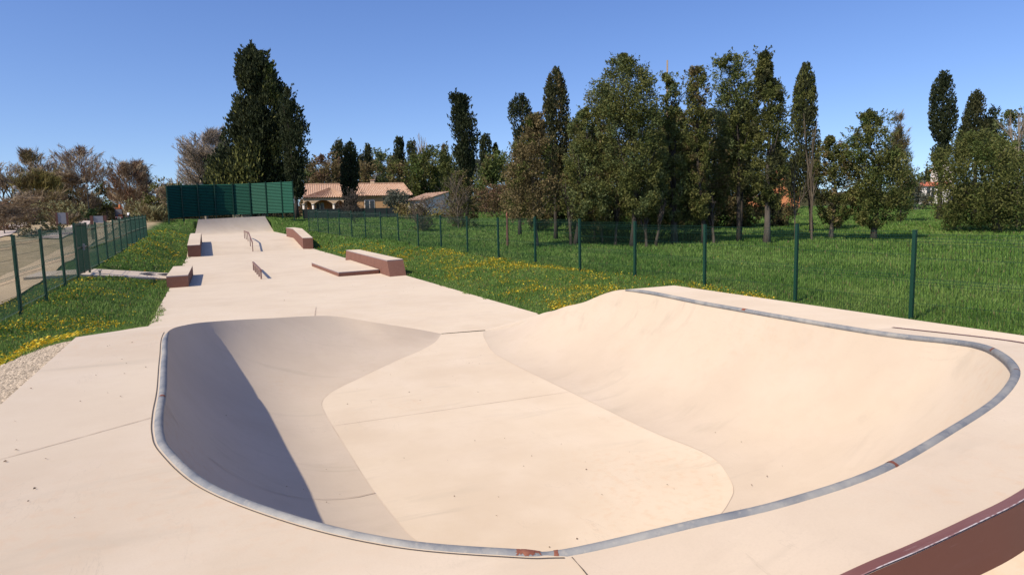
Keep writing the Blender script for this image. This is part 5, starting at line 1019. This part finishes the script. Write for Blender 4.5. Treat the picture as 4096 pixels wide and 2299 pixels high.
a2 = rng.uniform(0, 2*PI, n_); v[:, 2, 0] = X+np.cos(a2)*lean; v[:, 2, 1] = Y+np.sin(a2)*lean; v[:, 2, 2] = Zg+np.maximum(hgt, .02)
u = np.clip(.5+.42*fbm(X, Y, .55)+.25*fbm(X, Y, 2.3)+rng.normal(0, .22, n_), 0, 1)[:, None]
ca, cb, cc = np.array([.070, .150, .022]), np.array([.128, .225, .040]), np.array([.20, .285, .066])
col = np.where(u < .5, ca+(cb-ca)*u*2, cb+(cc-cb)*(u*2-1)); dry = (rng.uniform(size=n_) < .05+.05*(wild < .3))[:, None]; col = np.where(dry, np.array([.20, .17, .075]), col)*rng.uniform(.8, 1.2, (n_, 1))
go = obj('grass', v.reshape(-1, 3), np.arange(n_*3).reshape(n_, 3), BLADE, cols=np.repeat(col, 3, 0)); go['kind'] = 'stuff'; go['label'] = 'green spring grass with dry blades beside the concrete and over the meadow'
# yellow flowers
Nf = 420000
az = rng.uniform(-.45, .95, Nf); dd = np.exp(rng.uniform(math.log(5.5), math.log(62.0), Nf)); X = dd*np.sin(az); Y = dd*np.cos(az); fx = 11.38-.1138*(Y-7.63)
dR = np.exp(-((X-(fx-1.6))/1.5)**2)*(Y > 10)*(Y < 48)*.85+.75*np.exp(-((X-8.2)/1.6)**2)*(Y < 20)*(Y > 10)
dL = ((X < -1.5) & (X > -4.2))*.55
cl = np.clip(fbm(X, Y, .9)*.9+fbm(X, Y, 2.7)*.6+fbm(X, Y, 6.1)*.4+.12, 0, 1)**1.3
prob = (dR*(X > 6.3)*(X < fx-.15)*7.0+dL*1.8)*(.03+cl)*.6
far = (X > fx) & (X < 30) & (Y < 30); prob = np.where(far, .0015, prob)
ok = (rng.uniform(size=Nf) < prob) & ~in_conc(X, Y); X, Y, dd = X[ok], Y[ok], dd[ok]
n_ = len(X); Zf = ground_z(X, Y)+.05+.07*rng.uniform(size=n_)+dd*.0008; r = np.maximum(.012, dd*.00062)*rng.uniform(.45, 1.45, n_)
k5 = np.arange(6)*2*PI/6; v = np.empty((n_, 6, 3)); tl = rng.normal(0, .45, (n_, 2))
for j in range(6):
    dx, dy = np.cos(k5[j])*r, np.sin(k5[j])*r; v[:, j, 0] = X+dx; v[:, j, 1] = Y+dy; v[:, j, 2] = Zf+dx*tl[:, 0]+dy*(tl[:, 1]-.35)
pc = np.where((rng.uniform(size=n_) < .25)[:, None], np.array([.76, .42, .02]), np.array([.84, .62, .04]))*rng.uniform(.7, 1.1, (n_, 1))
fo = obj('flowers', v.reshape(-1, 3), np.arange(n_*6).reshape(n_, 6), PETAL, cols=np.repeat(pc, 6, 0)); fo['kind'] = 'stuff'; fo['label'] = 'yellow wild flowers scattered through the grass strips'
print('flowers', n_)
# distant wood closing the horizon
n_ = 90000; az = rng.uniform(-.75, 1.65, n_); R0 = 235+12*np.sin(az*9)+rng.uniform(-8, 8, n_); X, Y = R0*np.sin(az), R0*np.cos(az); topz = 5.0+1.6*fbm(az*60, az*23, .5)+1.1*fbm(az*190, az*80, .5); zz = rng.uniform(-.08, 1, n_)*topz
Pw = np.stack([X, Y, plane(Y)+zz-.5], 1); D_ = rng.normal(0, .6, (n_, 3))+np.array([0, 0, .8]); D_ /= np.linalg.norm(D_, axis=1, keepdims=True); u = np.clip(.5+.4*fbm(az*120, az*10, .5)+rng.normal(0, .25, n_), 0, 1)[:, None]
na = 700; ac = np.linspace(-.75, 1.65, na); core = []
tc_ = (5.0+1.6*fbm(ac*60, ac*23, .5)+1.1*fbm(ac*190, ac*80, .5))*.7
wo = leaves(Pw, D_, rng.uniform(.5, 1.5, n_), rng.uniform(.3, .7, n_), np.array([.035, .036, .015])*(1-u)+np.array([.115, .095, .05])*u, 'treeline', LEAF, None)
b_m = bmesh.new(); b_m.from_mesh(wo.data); prev = None; cl2 = b_m.verts.layers.float_color['Col']
for a_, t_ in zip(ac, tc_):
    R_ = 243; gzz = float(plane(R_*math.cos(a_))); col_ = []
    for (rr_, z_) in ((R_-5, gzz-1.5), (R_-3, gzz+t_*.6), (R_, gzz+t_), (R_+4, gzz+t_*.5)):
        q_ = b_m.verts.new((rr_*math.sin(a_), rr_*math.cos(a_), z_)); q_[cl2] = (.05, .05, .02, 1); col_.append(q_)
    if prev:
        for k in range(3): b_m.faces.new((prev[k], col_[k], col_[k+1], prev[k+1]))
    prev = col_
b_m.to_mesh(wo.data); b_m.free(); wo['kind'] = 'stuff'; wo['label'] = 'far-off brownish green wood along the horizon'
# gravel by the deck
n_ = 52000; X = -1.24-np.abs(rng.normal(0, .42, n_)); Y = rng.uniform(-2.5, 7.9, n_); ok = (X > -2.35) & (Y < 7.55+.35*np.sin(X*8)+rng.normal(0, .15, n_)); X, Y = X[ok], Y[ok]; n_ = len(X)
Zp = ground_z(X, Y)+.004; s = rng.uniform(.008, .024, n_); base = np.array([[1, 0, 0], [0, 1, 0], [-1, 0, 0], [0, -1, 0], [0, 0, .7]]); v = np.empty((n_, 5, 3)); an = rng.uniform(0, 2*PI, n_)
for j in range(5):
    b = base[j]; jit = rng.uniform(.7, 1.25, n_); v[:, j, 0] = X+(b[0]*np.cos(an)-b[1]*np.sin(an))*s*jit; v[:, j, 1] = Y+(b[0]*np.sin(an)+b[1]*np.cos(an))*s*.8*jit; v[:, j, 2] = Zp+b[2]*s*jit
f = (np.arange(n_)[:, None, None]*5+np.array([[0, 1, 4], [1, 2, 4], [2, 3, 4], [3, 0, 4]])[None]).reshape(-1, 3)
pc = np.array([.46, .37, .27])*rng.uniform(.5, 1.35, (n_, 1)); po = obj('gravel', v.reshape(-1, 3), f, PEB, cols=np.repeat(pc, 5, 0)); po['kind'] = 'stuff'; po['label'] = 'loose pale gravel strip along the left edge of the deck'
# dry leaf litter on the concrete
lv = []; lf = []; 
def bowl_z(x, y):
    d = ((TRANS[:, :, 0]-x)**2+(TRANS[:, :, 1]-y)**2); i, j = np.unravel_index(np.argmin(d), d.shape); 
    return TRANS[i, j, 2] if d[i, j] < .02 else 0.0
spots = []
for _ in range(70): spots.append((rng.uniform(1.2, 3.6), rng.uniform(3.3, 10), 0.0))
for _ in range(26): spots.append((rng.uniform(-1.15, -.5), rng.uniform(2, 7), 1.0))
for _ in range(30): spots.append((rng.uniform(-1, 5.8), rng.uniform(15.5, 34), 0.0))
for _ in range(26): 
    i = rng.integers(60, NP-60); j = rng.integers(1, 9); p = TRANS[i, j]; spots.append((p[0], p[1], p[2]+.006))
for (x, y, z) in spots:
    s = rng.uniform(.003, .010)*(1 if y < 12 else 1.8); a = rng.uniform(0, PI); c, q = math.cos(a)*s, math.sin(a)*s; b = len(lv)
    lv += [(x+c, y+q, z+.005), (x-q*.5, y+c*.5, z+.006+s*.5), (x-c, y-q, z+.005), (x+q*.5, y-c*.5, z+.005)]; lf.append((b, b+1, b+2, b+3))
lo = obj('leaves', lv, lf, mat('dry_leaf', (.16, .10, .06), .9)); lo['kind'] = 'stuff'; lo['label'] = 'tiny dry leaf scraps scattered over the concrete'

# ------------------------------------------------------------------ light, sky, camera
SUN_EL, SUN_AZ = math.radians(45), math.radians(71)      # shadows run towards SUN_AZ (clockwise from +Y)
sd = Vector((-math.sin(SUN_AZ)*math.cos(SUN_EL), -math.cos(SUN_AZ)*math.cos(SUN_EL), math.sin(SUN_EL)))   # towards the sun
sun = bpy.data.lights.new('sun', 'SUN'); sun.energy = 4.25; sun.angle = math.radians(.53); sun.color = (1, .91, .76)
so = bpy.data.objects.new('sun', sun); C.objects.link(so); so.rotation_euler = sd.to_track_quat('Z', 'Y').to_euler()
w = bpy.data.worlds.new('World'); bpy.context.scene.world = w; w.use_nodes = True; nt = w.node_tree
sk = nt.nodes.new('ShaderNodeTexSky'); sk.sky_type = 'NISHITA'; sk.sun_disc = False; sk.sun_elevation = SUN_EL
sk.sun_rotation = math.atan2(sd.x, sd.y); sk.air_density = 1.0; sk.dust_density = .7; sk.ozone_density = 2.5; sk.altitude = 0
bg = nt.nodes['Background']; bg.inputs[1].default_value = .148
tcw = nt.nodes.new('ShaderNodeTexCoord'); va = nt.nodes.new('ShaderNodeVectorMath'); va.operation = 'ADD'; va.inputs[1].default_value = (0, 0, .07)
vn = nt.nodes.new('ShaderNodeVectorMath'); vn.operation = 'NORMALIZE'; hs = nt.nodes.new('ShaderNodeHueSaturation'); hs.inputs['Hue'].default_value = .516; hs.inputs['Saturation'].default_value = 1.2
nt.links.new(tcw.outputs['Generated'], va.inputs[0]); nt.links.new(va.outputs[0], vn.inputs[0]); nt.links.new(vn.outputs[0], sk.inputs[0]); nt.links.new(sk.outputs[0], hs.inputs['Color']); nt.links.new(hs.outputs[0], bg.inputs[0])
cam = bpy.data.cameras.new('camera'); cam.sensor_width = 36; cam.lens = F/4096*36; cam.clip_end = 3000; cam.clip_start = .05
co = bpy.data.objects.new('camera', cam); C.objects.link(co)
co.matrix_world = Matrix(((RV[0], UV[0], -FV[0], 0), (RV[1], UV[1], -FV[1], 0), (RV[2], UV[2], -FV[2], H), (0, 0, 0, 1)))
sc = bpy.context.scene; sc.camera = co
sc.view_settings.view_transform = 'Standard'; sc.view_settings.look = 'None'; sc.view_settings.exposure = 0.22; sc.view_settings.gamma = 1
sc.cycles.max_bounces = 6; sc.cycles.diffuse_bounces = 3; sc.cycles.transparent_max_bounces = 4
